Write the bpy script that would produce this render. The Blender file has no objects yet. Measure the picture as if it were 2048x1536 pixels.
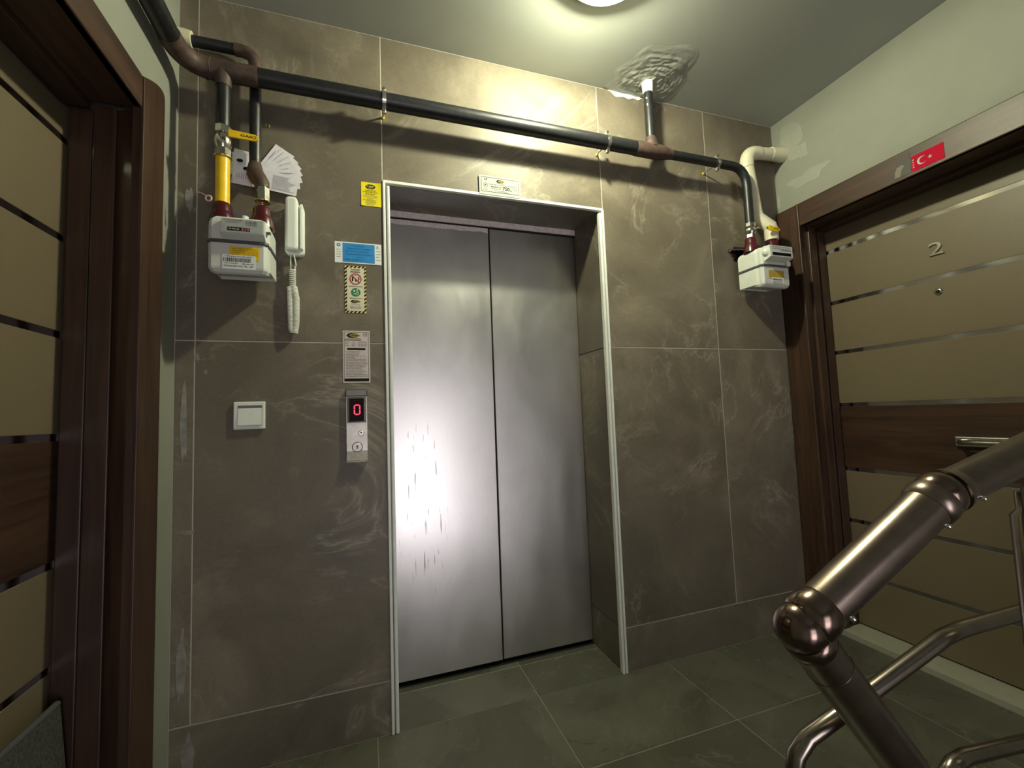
import bpy, bmesh, math, random
from mathutils import Vector, Matrix, noise

random.seed(7)
SC = bpy.context.scene
COL = SC.collection

# ------------------------------------------------------------------ camera
def make_camera():
    yaw, pit, rol = math.radians(18.6357), math.radians(3.9626), math.radians(-2.1488)
    f = Vector((math.sin(yaw)*math.cos(pit), math.cos(yaw)*math.cos(pit), math.sin(pit)))
    r = Vector((math.cos(yaw), -math.sin(yaw), 0))
    u = r.cross(f)
    r2 = r*math.cos(rol) + u*math.sin(rol)
    u2 = -r*math.sin(rol) + u*math.cos(rol)
    cd = bpy.data.cameras.new('camera')
    cd.sensor_width = 36.0
    cd.lens = 868.0/2048.0*36.0
    cd.clip_start = 0.02
    co = bpy.data.objects.new('camera', cd)
    m = Matrix.Identity(4)
    for i in range(3):
        m[i][0] = r2[i]; m[i][1] = u2[i]; m[i][2] = -f[i]
    m[0][3], m[1][3], m[2][3] = -0.4944, -1.6625, 1.1009
    co.matrix_world = m
    COL.objects.link(co)
    SC.camera = co
make_camera()

# ------------------------------------------------------------------ world, exposure
w = bpy.data.worlds.new('world'); SC.world = w; w.use_nodes = True
w.node_tree.nodes['Background'].inputs[0].default_value = (0.75, 0.78, 1.0, 1)
w.node_tree.nodes['Background'].inputs[1].default_value = 0.05
SC.view_settings.view_transform = 'Standard'
SC.view_settings.look = 'None'
SC.view_settings.gamma = 1.0
SC.view_settings.use_curve_mapping = False
SC.view_settings.exposure = -0.1
LAMP_W = 108.0          # ceiling lamp, watts
LAMP_RGB = (1.0, 1.0, 0.70)
DAY = 6.0             # brightness of the glazed entrance door behind the camera
DAY_RGB = (1.0, 0.93, 0.99)

# ------------------------------------------------------------------ mesh helper
OFF = {}
class MB:
    def __init__(s): s.v = []; s.f = []; s.sm = []
    def add(s, vs, fs, smooth=False):
        o = len(s.v); s.v += [tuple(p) for p in vs]
        for f in fs:
            s.f.append(tuple(i+o for i in f)); s.sm.append(smooth)
        return s
    def box(s, x0, x1, y0, y1, z0, z1):
        x0, x1 = min(x0, x1), max(x0, x1); y0, y1 = min(y0, y1), max(y0, y1); z0, z1 = min(z0, z1), max(z0, z1)
        vs = [(x0,y0,z0),(x1,y0,z0),(x1,y1,z0),(x0,y1,z0),(x0,y0,z1),(x1,y0,z1),(x1,y1,z1),(x0,y1,z1)]
        return s.add(vs, [(0,3,2,1),(4,5,6,7),(0,1,5,4),(1,2,6,5),(2,3,7,6),(3,0,4,7)])
    def bbox(s, x0, x1, y0, y1, z0, z1, b=0.003):
        """box with chamfered edges"""
        bm = bmesh.new()
        bmesh.ops.create_cube(bm, size=1)
        for v in bm.verts:
            v.co = ((x0+x1)/2+v.co.x*abs(x1-x0), (y0+y1)/2+v.co.y*abs(y1-y0), (z0+z1)/2+v.co.z*abs(z1-z0))
        bmesh.ops.bevel(bm, geom=bm.edges[:], offset=b, segments=2, affect='EDGES', profile=0.5)
        bm.verts.index_update()
        s.add([v.co[:] for v in bm.verts], [[v.index for v in f.verts] for f in bm.faces])
        bm.free(); return s
    def poly(s, pts, d):
        """flat polygon pts extruded by vector d"""
        n = len(pts); d = Vector(d)
        a = [Vector(p) for p in pts]; b = [p+d for p in a]
        return s.add(a+b, [tuple(range(n))[::-1], tuple(range(n, 2*n))] + [(i, (i+1) % n, n+(i+1) % n, n+i) for i in range(n)])
    def loft(s, rings, smooth=False, cap=True):
        n = len(rings[0]); vs = [p for r in rings for p in r]; fs = []
        for k in range(len(rings)-1):
            for i in range(n):
                j = (i+1) % n
                fs.append((k*n+i, k*n+j, (k+1)*n+j, (k+1)*n+i))
        s.add(vs, fs, smooth)
        if cap:
            s.add(rings[0], [tuple(range(n))[::-1]]); s.add(rings[-1], [tuple(range(n))])
        return s
    def tube(s, pts, r, n=16, cap=True, smooth=True):
        pts = [Vector(p) for p in pts]
        rs = r if isinstance(r, (list, tuple)) else [r]*len(pts)
        t0 = (pts[1]-pts[0]).normalized()
        up = Vector((0, 0, 1)) if abs(t0.z) < 0.9 else Vector((0, 1, 0))
        a = t0.cross(up).normalized()
        rings = []
        for i, p in enumerate(pts):
            if i == 0: t = t0
            elif i == len(pts)-1: t = (pts[i]-pts[i-1]).normalized()
            else: t = ((pts[i]-pts[i-1]).normalized() + (pts[i+1]-pts[i]).normalized()).normalized()
            a = (a - t*a.dot(t)).normalized(); b = t.cross(a)
            rings.append([tuple(p + (a*math.cos(2*math.pi*k/n) + b*math.sin(2*math.pi*k/n))*rs[i]) for k in range(n)])
        return s.loft(rings, smooth, cap)
    def lathe(s, c, ax, prof, n=24, cap=True, smooth=True):
        """prof = [(along axis, radius)]"""
        c = Vector(c); ax = Vector(ax).normalized()
        return s.tube([c+ax*h for h, _ in prof], [max(q, 1e-4) for _, q in prof], n, cap, smooth) if all(prof[i][0] < prof[i+1][0] for i in range(len(prof)-1)) else s._lathe(c, ax, prof, n, cap, smooth)
    def _lathe(s, c, ax, prof, n, cap, smooth):
        up = Vector((0, 0, 1)) if abs(ax.z) < 0.9 else Vector((0, 1, 0))
        a = ax.cross(up).normalized(); b = ax.cross(a)
        rings = [[tuple(c+ax*h+(a*math.cos(2*math.pi*k/n)+b*math.sin(2*math.pi*k/n))*max(q, 1e-4)) for k in range(n)] for h, q in prof]
        return s.loft(rings, smooth, cap)
    def torus(s, c, ax, R, r, n=32, m=10):
        c = Vector(c); ax = Vector(ax).normalized()
        up = Vector((0, 0, 1)) if abs(ax.z) < 0.9 else Vector((0, 1, 0))
        a = ax.cross(up).normalized(); b = ax.cross(a)
        vs = []; fs = []
        for i in range(n):
            d = a*math.cos(2*math.pi*i/n)+b*math.sin(2*math.pi*i/n)
            for j in range(m):
                t = 2*math.pi*j/m
                vs.append(c+d*(R+r*math.cos(t))+ax*r*math.sin(t))
        for i in range(n):
            for j in range(m):
                fs.append((i*m+j, ((i+1) % n)*m+j, ((i+1) % n)*m+(j+1) % m, i*m+(j+1) % m))
        return s.add(vs, fs, True)
    def band(s, c, ax, R, wd, th, n=32):
        """flat ring strap of width wd along ax"""
        return s._lathe(Vector(c), Vector(ax).normalized(), [(-wd/2, R), (-wd/2, R+th), (wd/2, R+th), (wd/2, R), (-wd/2, R)], n, False, False)
    def sphere(s, c, r, n=24, m=14, sc=(1, 1, 1)):
        vs = [(c[0], c[1], c[2]-r*sc[2])]; fs = []
        for i in range(1, m):
            t = -math.pi/2+math.pi*i/m
            for j in range(n):
                p = 2*math.pi*j/n
                vs.append((c[0]+r*sc[0]*math.cos(t)*math.cos(p), c[1]+r*sc[1]*math.cos(t)*math.sin(p), c[2]+r*sc[2]*math.sin(t)))
        vs.append((c[0], c[1], c[2]+r*sc[2])); L = len(vs)-1
        for j in range(n):
            fs.append((0, 1+(j+1) % n, 1+j)); fs.append((L, L-n+j, L-n+(j+1) % n))
        for i in range(m-2):
            for j in range(n):
                a = 1+i*n+j; b = 1+i*n+(j+1) % n
                fs.append((a, b, b+n, a+n))
        return s.add(vs, fs, True)

def obj(name, mb, mat, parent=None, base=None):
    """link mb (world coordinates) as one mesh object"""
    if parent is not None:
        o = Vector(OFF[parent.name])
    elif base is not None:
        o = Vector(base)
    else:
        xs, ys, zs = zip(*mb.v)
        o = Vector(((min(xs)+max(xs))/2, (min(ys)+max(ys))/2, min(zs)))
    me = bpy.data.meshes.new(name)
    me.from_pydata([tuple(Vector(p)-o) for p in mb.v], [], mb.f)
    me.polygons.foreach_set('use_smooth', mb.sm)
    me.update()
    bm = bmesh.new(); bm.from_mesh(me)
    bmesh.ops.recalc_face_normals(bm, faces=bm.faces[:])
    bm.to_mesh(me); bm.free()
    me.materials.append(mat)
    ob = bpy.data.objects.new(name, me); COL.objects.link(ob)
    if parent is not None and any(q in name for q in ('print', 'letters', 'stripes', 'digits', 'mark')): ob['kind'] = 'stuff'
    if parent is not None: ob.parent = parent
    else: ob.location = o
    OFF[ob.name] = tuple(o)
    return ob

def tag(o, label=None, cat=None, group=None, kind=None):
    if label: o['label'] = label
    if cat: o['category'] = cat
    if group: o['group'] = group
    if kind: o['kind'] = kind
    return o

def thing(name, loc, label, cat, group=None):
    e = bpy.data.objects.new(name, None); COL.objects.link(e)
    e.location = loc; e.empty_display_size = 0.05
    OFF[e.name] = tuple(loc)
    return tag(e, label, cat, group)

def struct(name, mb, mat, label=None):
    return tag(obj(name, mb, mat, base=(0, 0, 0)), label, kind='structure')

def sroot(name, label=None):
    e = bpy.data.objects.new(name, None); COL.objects.link(e); OFF[e.name] = (0, 0, 0)
    return tag(e, label, kind='structure')

# ------------------------------------------------------------------ materials
def nm(name):
    m = bpy.data.materials.new(name); m.use_nodes = True
    nt = m.node_tree
    return m, nt, nt.nodes['Principled BSDF']
def N(nt, t, **k):
    n = nt.nodes.new(t)
    for a, b in k.items():
        if hasattr(n, a): setattr(n, a, b)
    return n
def ramp(nt, stops):
    r = nt.nodes.new('ShaderNodeValToRGB'); e = r.color_ramp.elements
    while len(e) < len(stops): e.new(0.5)
    for i, (p, c) in enumerate(stops):
        e[i].position = p; e[i].color = (c[0], c[1], c[2], 1)
    return r
def coords(nt, scale=(1, 1, 1), rand=0.0):
    """world position (+ a per-object random shift)"""
    g = N(nt, 'ShaderNodeNewGeometry')
    mp = N(nt, 'ShaderNodeMapping'); mp.inputs['Scale'].default_value = scale
    if rand:
        oi = N(nt, 'ShaderNodeObjectInfo')
        mu = N(nt, 'ShaderNodeMath', operation='MULTIPLY'); mu.inputs[1].default_value = rand
        nt.links.new(oi.outputs['Random'], mu.inputs[0])
        ad = N(nt, 'ShaderNodeVectorMath', operation='ADD')
        nt.links.new(g.outputs['Position'], ad.inputs[0]); nt.links.new(mu.outputs[0], ad.inputs[1])
        nt.links.new(ad.outputs[0], mp.inputs['Vector'])
    else:
        nt.links.new(g.outputs['Position'], mp.inputs['Vector'])
    return mp.outputs[0]
def noise_n(nt, co, scale, detail=4, rough=0.55, dist=0.0):
    n = N(nt, 'ShaderNodeTexNoise')
    n.inputs['Scale'].default_value = scale; n.inputs['Detail'].default_value = detail
    n.inputs['Roughness'].default_value = rough; n.inputs['Distortion'].default_value = dist
    nt.links.new(co, n.inputs['Vector']); return n
def bump(nt, b, src, strength, dist):
    n = N(nt, 'ShaderNodeBump'); n.inputs['Strength'].default_value = strength; n.inputs['Distance'].default_value = dist
    nt.links.new(src, n.inputs['Height']); nt.links.new(n.outputs[0], b.inputs['Normal'])

def plain(name, col, rough=0.5, metal=0.0, var=0.08, vs=30.0, bstr=0.0, bscale=200.0, spec=None, coat=0.0):
    m, nt, b = nm(name)
    co = coords(nt)
    n = noise_n(nt, co, vs, 3)
    r = ramp(nt, [(0.3, [c*(1-var) for c in col]), (0.7, [min(1, c*(1+var)) for c in col])])
    nt.links.new(n.outputs['Fac'], r.inputs[0]); nt.links.new(r.outputs[0], b.inputs['Base Color'])
    b.inputs['Roughness'].default_value = rough; b.inputs['Metallic'].default_value = metal
    if spec is not None: b.inputs['Specular IOR Level'].default_value = spec
    if coat: b.inputs['Coat Weight'].default_value = coat; b.inputs['Coat Roughness'].default_value = 0.1
    if bstr:
        n2 = noise_n(nt, co, bscale, 2); bump(nt, b, n2.outputs['Fac'], bstr, 0.002)
    return m

def stone(name, dark, mid, light, vein, rough=0.28, seed=17.0, vstr=0.5):
    m, nt, b = nm(name)
    co = coords(nt, rand=seed)
    n = noise_n(nt, co, 2.2, 7, 0.6, 0.6)
    r = ramp(nt, [(0.30, dark), (0.52, mid), (0.72, light)])
    nt.links.new(n.outputs['Fac'], r.inputs[0])
    # thin pale veins: ridges of a warped noise
    n2 = noise_n(nt, co, 1.7, 5, 0.62, 1.4)
    sub = N(nt, 'ShaderNodeMath', operation='SUBTRACT'); sub.inputs[1].default_value = 0.5
    ab = N(nt, 'ShaderNodeMath', operation='ABSOLUTE')
    nt.links.new(n2.outputs['Fac'], sub.inputs[0]); nt.links.new(sub.outputs[0], ab.inputs[0])
    vr = ramp(nt, [(0.0, (1, 1, 1)), (0.006, (0.35, 0.35, 0.35)), (0.03, (0, 0, 0))])
    nt.links.new(ab.outputs[0], vr.inputs[0])
    n3 = noise_n(nt, co, 3.1, 3)
    mr = ramp(nt, [(0.44, (0, 0, 0)), (0.60, (1, 1, 1))])
    nt.links.new(n3.outputs['Fac'], mr.inputs[0])
    mul = N(nt, 'ShaderNodeMath', operation='MULTIPLY'); mul2 = N(nt, 'ShaderNodeMath', operation='MULTIPLY'); mul2.inputs[1].default_value = vstr
    nt.links.new(vr.outputs[0], mul.inputs[0]); nt.links.new(mr.outputs[0], mul.inputs[1]); nt.links.new(mul.outputs[0], mul2.inputs[0])
    mx = N(nt, 'ShaderNodeMixRGB'); mx.inputs['Color2'].default_value = (*vein, 1)
    nt.links.new(mul2.outputs[0], mx.inputs['Fac']); nt.links.new(r.outputs[0], mx.inputs['Color1'])
    # fine speckle
    n4 = noise_n(nt, co, 90, 2)
    mx2 = N(nt, 'ShaderNodeMixRGB', blend_type='OVERLAY'); mx2.inputs['Fac'].default_value = 0.15
    nt.links.new(mx.outputs[0], mx2.inputs['Color1']); nt.links.new(n4.outputs['Fac'], mx2.inputs['Color2'])
    nt.links.new(mx2.outputs[0], b.inputs['Base Color'])
    b.inputs['Specular IOR Level'].default_value = 0.38
    rr = ramp(nt, [(0.3, (rough*0.85,)*3), (0.7, (rough*1.25,)*3)])
    nt.links.new(n.outputs['Fac'], rr.inputs[0]); nt.links.new(rr.outputs[0], b.inputs['Roughness'])
    return m

def wood(name, dark, light, axis='z', rough=0.45):
    m, nt, b = nm(name)
    sc = {'z': (38, 38, 2.2), 'y': (38, 2.2, 38)}[axis]
    co = coords(nt, sc, rand=9.0)
    n = noise_n(nt, co, 1.0, 6, 0.6, 0.9)
    r = ramp(nt, [(0.28, dark), (0.72, light)])
    nt.links.new(n.outputs['Fac'], r.inputs[0]); nt.links.new(r.outputs[0], b.inputs['Base Color'])
    b.inputs['Roughness'].default_value = rough
    bump(nt, b, n.outputs['Fac'], 0.15, 0.001)
    return m

def steel_door():
    m, nt, b = nm('stainless_door')
    co = coords(nt)
    b.inputs['Metallic'].default_value = 1.0
    # vertical brushing, smudges and drip marks
    cb = coords(nt, (260, 260, 2.0)); nb = noise_n(nt, cb, 1.0, 2)
    cs = coords(nt, (3.2, 3.2, 1.5)); ns = noise_n(nt, cs, 1.6, 6, 0.65, 0.5)
    rr = ramp(nt, [(0.3, (0.30,)*3), (0.7, (0.38,)*3)])
    nt.links.new(ns.outputs['Fac'], rr.inputs[0]); nt.links.new(rr.outputs[0], b.inputs['Roughness'])
    rc = ramp(nt, [(0.25, (0.62, 0.61, 0.59)), (0.75, (0.77, 0.76, 0.74))])
    nt.links.new(ns.outputs['Fac'], rc.inputs[0])
    # drips: long thin streaks kept to a blotchy patch
    cd = coords(nt, (150, 150, 9)); nd = noise_n(nt, cd, 1.0, 1)
    rd = ramp(nt, [(0.70, (0, 0, 0)), (0.74, (1, 1, 1))]); nt.links.new(nd.outputs['Fac'], rd.inputs[0])
    g = N(nt, 'ShaderNodeNewGeometry'); sx = N(nt, 'ShaderNodeSeparateXYZ'); nt.links.new(g.outputs['Position'], sx.inputs[0])
    dx = N(nt, 'ShaderNodeMath', operation='SUBTRACT'); dx.inputs[1].default_value = -0.27; nt.links.new(sx.outputs['X'], dx.inputs[0])
    dz = N(nt, 'ShaderNodeMath', operation='SUBTRACT'); dz.inputs[1].default_value = 0.72; nt.links.new(sx.outputs['Z'], dz.inputs[0])
    q1 = N(nt, 'ShaderNodeMath', operation='MULTIPLY'); q1.inputs[1].default_value = 8.5; nt.links.new(dx.outputs[0], q1.inputs[0])
    q2 = N(nt, 'ShaderNodeMath', operation='MULTIPLY'); q2.inputs[1].default_value = 2.3; nt.links.new(dz.outputs[0], q2.inputs[0])
    p1 = N(nt, 'ShaderNodeMath', operation='MULTIPLY'); nt.links.new(q1.outputs[0], p1.inputs[0]); nt.links.new(q1.outputs[0], p1.inputs[1])
    p2 = N(nt, 'ShaderNodeMath', operation='MULTIPLY_ADD'); nt.links.new(q2.outputs[0], p2.inputs[0]); nt.links.new(q2.outputs[0], p2.inputs[1]); nt.links.new(p1.outputs[0], p2.inputs[2])
    rp = ramp(nt, [(0.3, (1, 1, 1)), (1.0, (0, 0, 0))]); nt.links.new(p2.outputs[0], rp.inputs[0])
    mm = N(nt, 'ShaderNodeMath', operation='MULTIPLY'); nt.links.new(rd.outputs[0], mm.inputs[0]); nt.links.new(rp.outputs[0], mm.inputs[1])
    mx = N(nt, 'ShaderNodeMixRGB'); mx.inputs['Color2'].default_value = (0.16, 0.15, 0.14, 1)
    nt.links.new(mm.outputs[0], mx.inputs['Fac']); nt.links.new(rc.outputs[0], mx.inputs['Color1'])
    nt.links.new(mx.outputs[0], b.inputs['Base Color'])
    bump(nt, b, nb.outputs['Fac'], 0.04, 0.0005)
    return m

def emit(name, col, s):
    m, nt, b = nm(name)
    b.inputs['Base Color'].default_value = (*col, 1)
    b.inputs['Emission Color'].default_value = (*col, 1)
    b.inputs['Emission Strength'].default_value = s
    return m

M = {}
M['tile'] = stone('brown_stone_tile', (0.108, 0.091, 0.069), (0.158, 0.135, 0.101), (0.250, 0.216, 0.158), (0.50, 0.45, 0.36), 0.44, 23.0, 0.38)
M['floor'] = stone('grey_green_floor_tile', (0.066, 0.066, 0.050), (0.092, 0.092, 0.070), (0.128, 0.128, 0.100), (0.22, 0.22, 0.18), 0.26, 31.0, 0.35)
M['grout'] = plain('pale_grout', (0.46, 0.43, 0.36), 0.9)
M['fgrout'] = plain('floor_grout', (0.23, 0.22, 0.17), 0.9)
M['wall'] = plain('pale_green_plaster', (0.258, 0.265, 0.224), 0.75, var=0.05, vs=5, bstr=0.12, bscale=90)
M['ceil'] = plain('white_ceiling_plaster', (0.395, 0.415, 0.375), 0.85, var=0.03, vs=4, bstr=0.08, bscale=120)
M['patch'] = plain('rough_patch_plaster', (0.365, 0.38, 0.345), 0.9, var=0.08, vs=25, bstr=0.3, bscale=160)
M['smear'] = plain('dried_plaster_smear', (0.25, 0.235, 0.21), 0.9, var=0.3, vs=35)
M['white_paint'] = plain('chalk_white_paint', (0.80, 0.82, 0.80), 0.9, var=0.05)
M['woodz'] = wood('dark_red_wood_upright', (0.022, 0.0105, 0.0060), (0.072, 0.035, 0.019), 'z')
M['woody'] = wood('dark_red_wood_level', (0.022, 0.0105, 0.0060), (0.072, 0.035, 0.019), 'y')
M['beige'] = plain('beige_door_panel', (0.165, 0.130, 0.080), 0.45, var=0.05, vs=220)
M['chrome'] = plain('mirror_chrome', (0.75, 0.75, 0.74), 0.08, 1.0, var=0.02)
M['groove'] = plain('mirror_inlay_strip', (0.60, 0.60, 0.60), 0.12, 1.0, var=0.03)
M['steel'] = steel_door()
M['header'] = plain('pinkish_steel_header', (0.90, 0.80, 0.79), 0.45, 0.0, var=0.12, vs=60)
M['black'] = plain('recess_shade_black', (0.006, 0.006, 0.007), 0.8)  # near-black colour standing in for shade inside gaps and recesses
M['trim'] = plain('white_metal_trim', (0.80, 0.82, 0.78), 0.4, 0.0, var=0.05)
M['trimg'] = plain('trim_groove', (0.22, 0.23, 0.22), 0.5, 0.2)
M['pipe'] = plain('black_gas_pipe', (0.012, 0.013, 0.015), 0.40, var=0.35, vs=60, bstr=0.15, bscale=300)
M['rust'] = plain('rust_primer', (0.062, 0.037, 0.029), 0.6, var=0.35, vs=45)
M['brass'] = plain('pale_brass', (0.72, 0.58, 0.30), 0.25, 1.0)
M['nickel'] = plain('nickel_plated', (0.62, 0.60, 0.54), 0.22, 1.0, var=0.15, vs=80)
M['galv'] = plain('galvanised_clamp', (0.66, 0.65, 0.60), 0.3, 1.0, var=0.2, vs=60)
M['yellow'] = plain('gas_yellow_plastic', (0.88, 0.57, 0.015), 0.35)
M['meter'] = plain('meter_grey_white', (0.66, 0.69, 0.64), 0.35, var=0.03)
M['meterband'] = plain('meter_seam', (0.09, 0.09, 0.09), 0.4)
M['mglass'] = plain('counter_dark', (0.012, 0.010, 0.016), 0.12)
M['mred'] = plain('counter_red', (0.14, 0.012, 0.016), 0.15)
M['burg'] = plain('burgundy_cap', (0.060, 0.006, 0.011), 0.25, var=0.15)
M['burgdark'] = plain('dark_burgundy_bracket', (0.022, 0.006, 0.008), 0.35)
M['pvc'] = plain('cream_pvc', (0.66, 0.63, 0.47), 0.4, var=0.06)
M['white'] = plain('white_plastic', (0.82, 0.86, 0.79), 0.35, var=0.02)
M['cord'] = plain('white_cord', (0.80, 0.82, 0.72), 0.4)
M['paper'] = plain('bill_paper', (0.80, 0.78, 0.85), 0.9, var=0.06, vs=60)
M['paperw'] = plain('white_card', (0.80, 0.84, 0.80), 0.8, var=0.03)
M['ink'] = plain('black_ink', (0.020, 0.018, 0.018), 0.9, spec=0.05)
M['greyink'] = plain('grey_ink', (0.17, 0.16, 0.18), 0.9, spec=0.05)
M['paleink'] = plain('pale_grey_ink', (0.42, 0.41, 0.43), 0.7)
M['syellow'] = plain('sticker_yellow', (0.84, 0.70, 0.015), 0.4, var=0.03)
M['sblue'] = plain('sticker_blue', (0.03, 0.26, 0.62), 0.4, var=0.06)
M['sblueink'] = plain('dark_blue_ink', (0.012, 0.13, 0.42), 0.5)
M['scream'] = plain('sticker_cream', (0.76, 0.72, 0.56), 0.4, var=0.02)
M['spink'] = plain('plate_pinkish_white', (0.66, 0.58, 0.55), 0.3, var=0.05)
M['splate'] = plain('plate_white', (0.44, 0.47, 0.44), 0.9, var=0.02, spec=0.05)
M['hazard'] = plain('hazard_yellow', (0.74, 0.62, 0.22), 0.4)
M['sred'] = plain('sign_red', (0.50, 0.03, 0.05), 0.4)
M['sgreen'] = plain('sign_green', (0.02, 0.22, 0.09), 0.4)
M['gold'] = plain('logo_gold', (0.45, 0.33, 0.06), 0.9, spec=0.05)
M['flag'] = plain('flag_red', (0.42, 0.004, 0.028), 0.7, spec=0.1)
M['portrait'] = plain('portrait_grey', (0.03, 0.027, 0.026), 0.5, var=0.3, vs=120)
M['skin'] = plain('portrait_pale_tone', (0.16, 0.13, 0.10), 0.5, var=0.2, vs=150)
M['panel'] = plain('call_panel_steel', (0.60, 0.57, 0.53), 0.38, 0.65, var=0.12, vs=50)
M['paneldark'] = plain('call_panel_side', (0.20, 0.19, 0.18), 0.35, 0.8)
M['glassblk'] = plain('display_glass', (0.020, 0.010, 0.016), 0.05)
M['led'] = emit('red_led', (1.0, 0.03, 0.06), 3.0)
M['rail'] = plain('dark_bronze_steel', (0.23, 0.185, 0.155), 0.30, 1.0, var=0.12, vs=30)
M['raild'] = plain('dark_bronze_collar', (0.20, 0.145, 0.12), 0.20, 1.0, var=0.15, vs=30)
M['thin'] = plain('thin_steel_tube', (0.27, 0.235, 0.20), 0.24, 1.0, var=0.1)
M['thresh'] = plain('pale_stone_threshold', (0.36, 0.36, 0.28), 0.4, var=0.06)
M['mat'] = plain('speckled_doormat', (0.05, 0.052, 0.046), 0.95, var=0.55, vs=160, bstr=0.6, bscale=300)
def frosted():
    m, nt, b = nm('lamp_diffuser')
    b.inputs['Base Color'].default_value = (0.9, 0.87, 0.72, 1)
    b.inputs['Emission Color'].default_value = (1.0, 0.95, 0.72, 1); b.inputs['Emission Strength'].default_value = 4.0
    tr = N(nt, 'ShaderNodeBsdfTransparent'); mx = N(nt, 'ShaderNodeMixShader'); mx.inputs[0].default_value = 0.35
    nt.links.new(tr.outputs[0], mx.inputs[1]); nt.links.new(b.outputs[0], mx.inputs[2])
    nt.links.new(mx.outputs[0], nt.nodes['Material Output'].inputs['Surface'])
    return m
M['lampglass'] = frosted()
M['lamprim'] = plain('lamp_base', (0.55, 0.55, 0.48), 0.4)
M['day'] = emit('daylight_glass', DAY_RGB, DAY)
M['dayfill'] = emit('added_pane_glow', DAY_RGB, DAY*0.55)  # weaker glow for the added upper pane
M['clear'] = plain('clear_tag', (0.30, 0.29, 0.29), 0.15)
M['pinktag'] = plain('pink_seal', (0.75, 0.45, 0.42), 0.4)

# ------------------------------------------------------------------ the setting
XL, XR, ZC = -1.08, 1.592, 2.59
XA, XB, XCC, XD = -1.0235, -0.424, 0.528, 1.133
ZB, ZM, ZO = 0.18, 1.38, 2.0
YN = 0.257
XN0, XN1 = -0.410, 0.514
G = 0.0017            # half a joint

# back wall: grout bed with tiles in front of it (tile faces at y = 0)
bed = MB()
bed.box(XL-0.25, XN0-0.010, 0.0009, 0.32, 0, ZC).box(XN1+0.010, XR+0.25, 0.0009, 0.32, 0, ZC).box(XN0-0.010, XN1+0.010, 0.0009, 0.245, ZO+0.012, ZC)
wb = struct('wall_back', bed, M['grout'], 'back wall of brown veined stone tiles around the lift door')
def tile(x0, x1, z0, z1):
    obj('tile', MB().bbox(x0+G, x1-G, 0.0, 0.0095, z0+G, z1-G, 0.0012), M['tile'], wb)
for x0, x1 in ((XL, XA), (XA, XB), (XCC, XD), (XD, XR)):
    tile(x0, x1, ZB, ZM); tile(x0, x1, ZM, ZC)
tile(XL, XB, 0, ZB); tile(XCC, XR, 0, ZB)
tile(XB, XCC, ZO, ZC)
# tiles of the recess: right and left cheeks, soffit
for z0, z1 in ((0, ZB), (ZB, ZM), (ZM, ZO+0.01)):
    obj('tile', MB().bbox(XN1, XN1+0.0105, 0.012, YN+0.05, z0+G, z1-G, 0.001), M['tile'], wb)
    obj('tile', MB().bbox(XN0-0.0105, XN0, 0.012, YN+0.05, z0+G, z1-G, 0.001), M['tile'], wb)
obj('tile', MB().loft([[(XN0, 0.012, 1.997), (XN1, 0.012, 1.997), (XN1, 0.012, 2.010), (XN0, 0.012, 2.010)], [(XN0, YN-0.010, 2.012), (XN1, YN-0.010, 2.012), (XN1, YN-0.010, 2.024), (XN0, YN-0.010, 2.024)]]), M['tile'], wb)
# dried plaster smears on the narrow strip of tile by the corner
def blob(cx, cz, w, h, seed, y=-0.0008):
    pts = []
    for k in range(22):
        a = 2*math.pi*k/22
        q = 0.75+0.5*noise.noise(Vector((math.cos(a)*1.3+seed, math.sin(a)*1.3, seed*0.7)))
        pts.append((cx+math.cos(a)*w*q, y, cz+math.sin(a)*h*q))
    return MB().poly(pts, (0, 0.0012, 0))
for cx, cz, ww, hh, sd in ((-1.052, 1.10, 0.014, 0.15, 1.3), (-1.050, 0.36, 0.016, 0.13, 4.1), (-1.016, 1.325, 0.007, 0.014, 6.0), (-0.992, 1.275, 0.006, 0.011, 8.2), (-1.035, 0.765, 0.022, 0.010, 3.3), (-1.03, 0.10, 0.020, 0.07, 9.4), (-1.045, 1.86, 0.012, 0.05, 2.2)):
    obj('plaster_smear', blob(cx, cz, ww, hh, sd), M['smear'], wb)

# metal edge trims of the recess
def trim_v(name, xo, sgn):
    t = sroot(name, None)
    obj('edge_strip', MB().bbox(xo, xo+sgn*0.010, -0.006, 0.012, 0, ZO+0.004, 0.002), M['trim'], t)
    obj('groove', MB().box(xo+sgn*0.010, xo+sgn*0.0135, -0.001, 0.012, 0, ZO), M['trimg'], t)
    obj('inner_strip', MB().bbox(xo+sgn*0.0135, xo+sgn*0.026, -0.008, 0.016, 0, ZO-0.012, 0.004), M['trim'], t)
    return t
tag(trim_v('trim_1', XB-0.001, 1), 'white metal edge strip down the left side of the lift recess')
tag(trim_v('trim_2', XCC+0.003, -1), 'white metal edge strip down the right side of the lift recess')
struct('trim_3', MB().bbox(XB, XCC, -0.005, 0.012, ZO-0.002, ZO+0.010, 0.002), M['trim'], 'white metal edge strip along the top of the lift recess')

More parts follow.
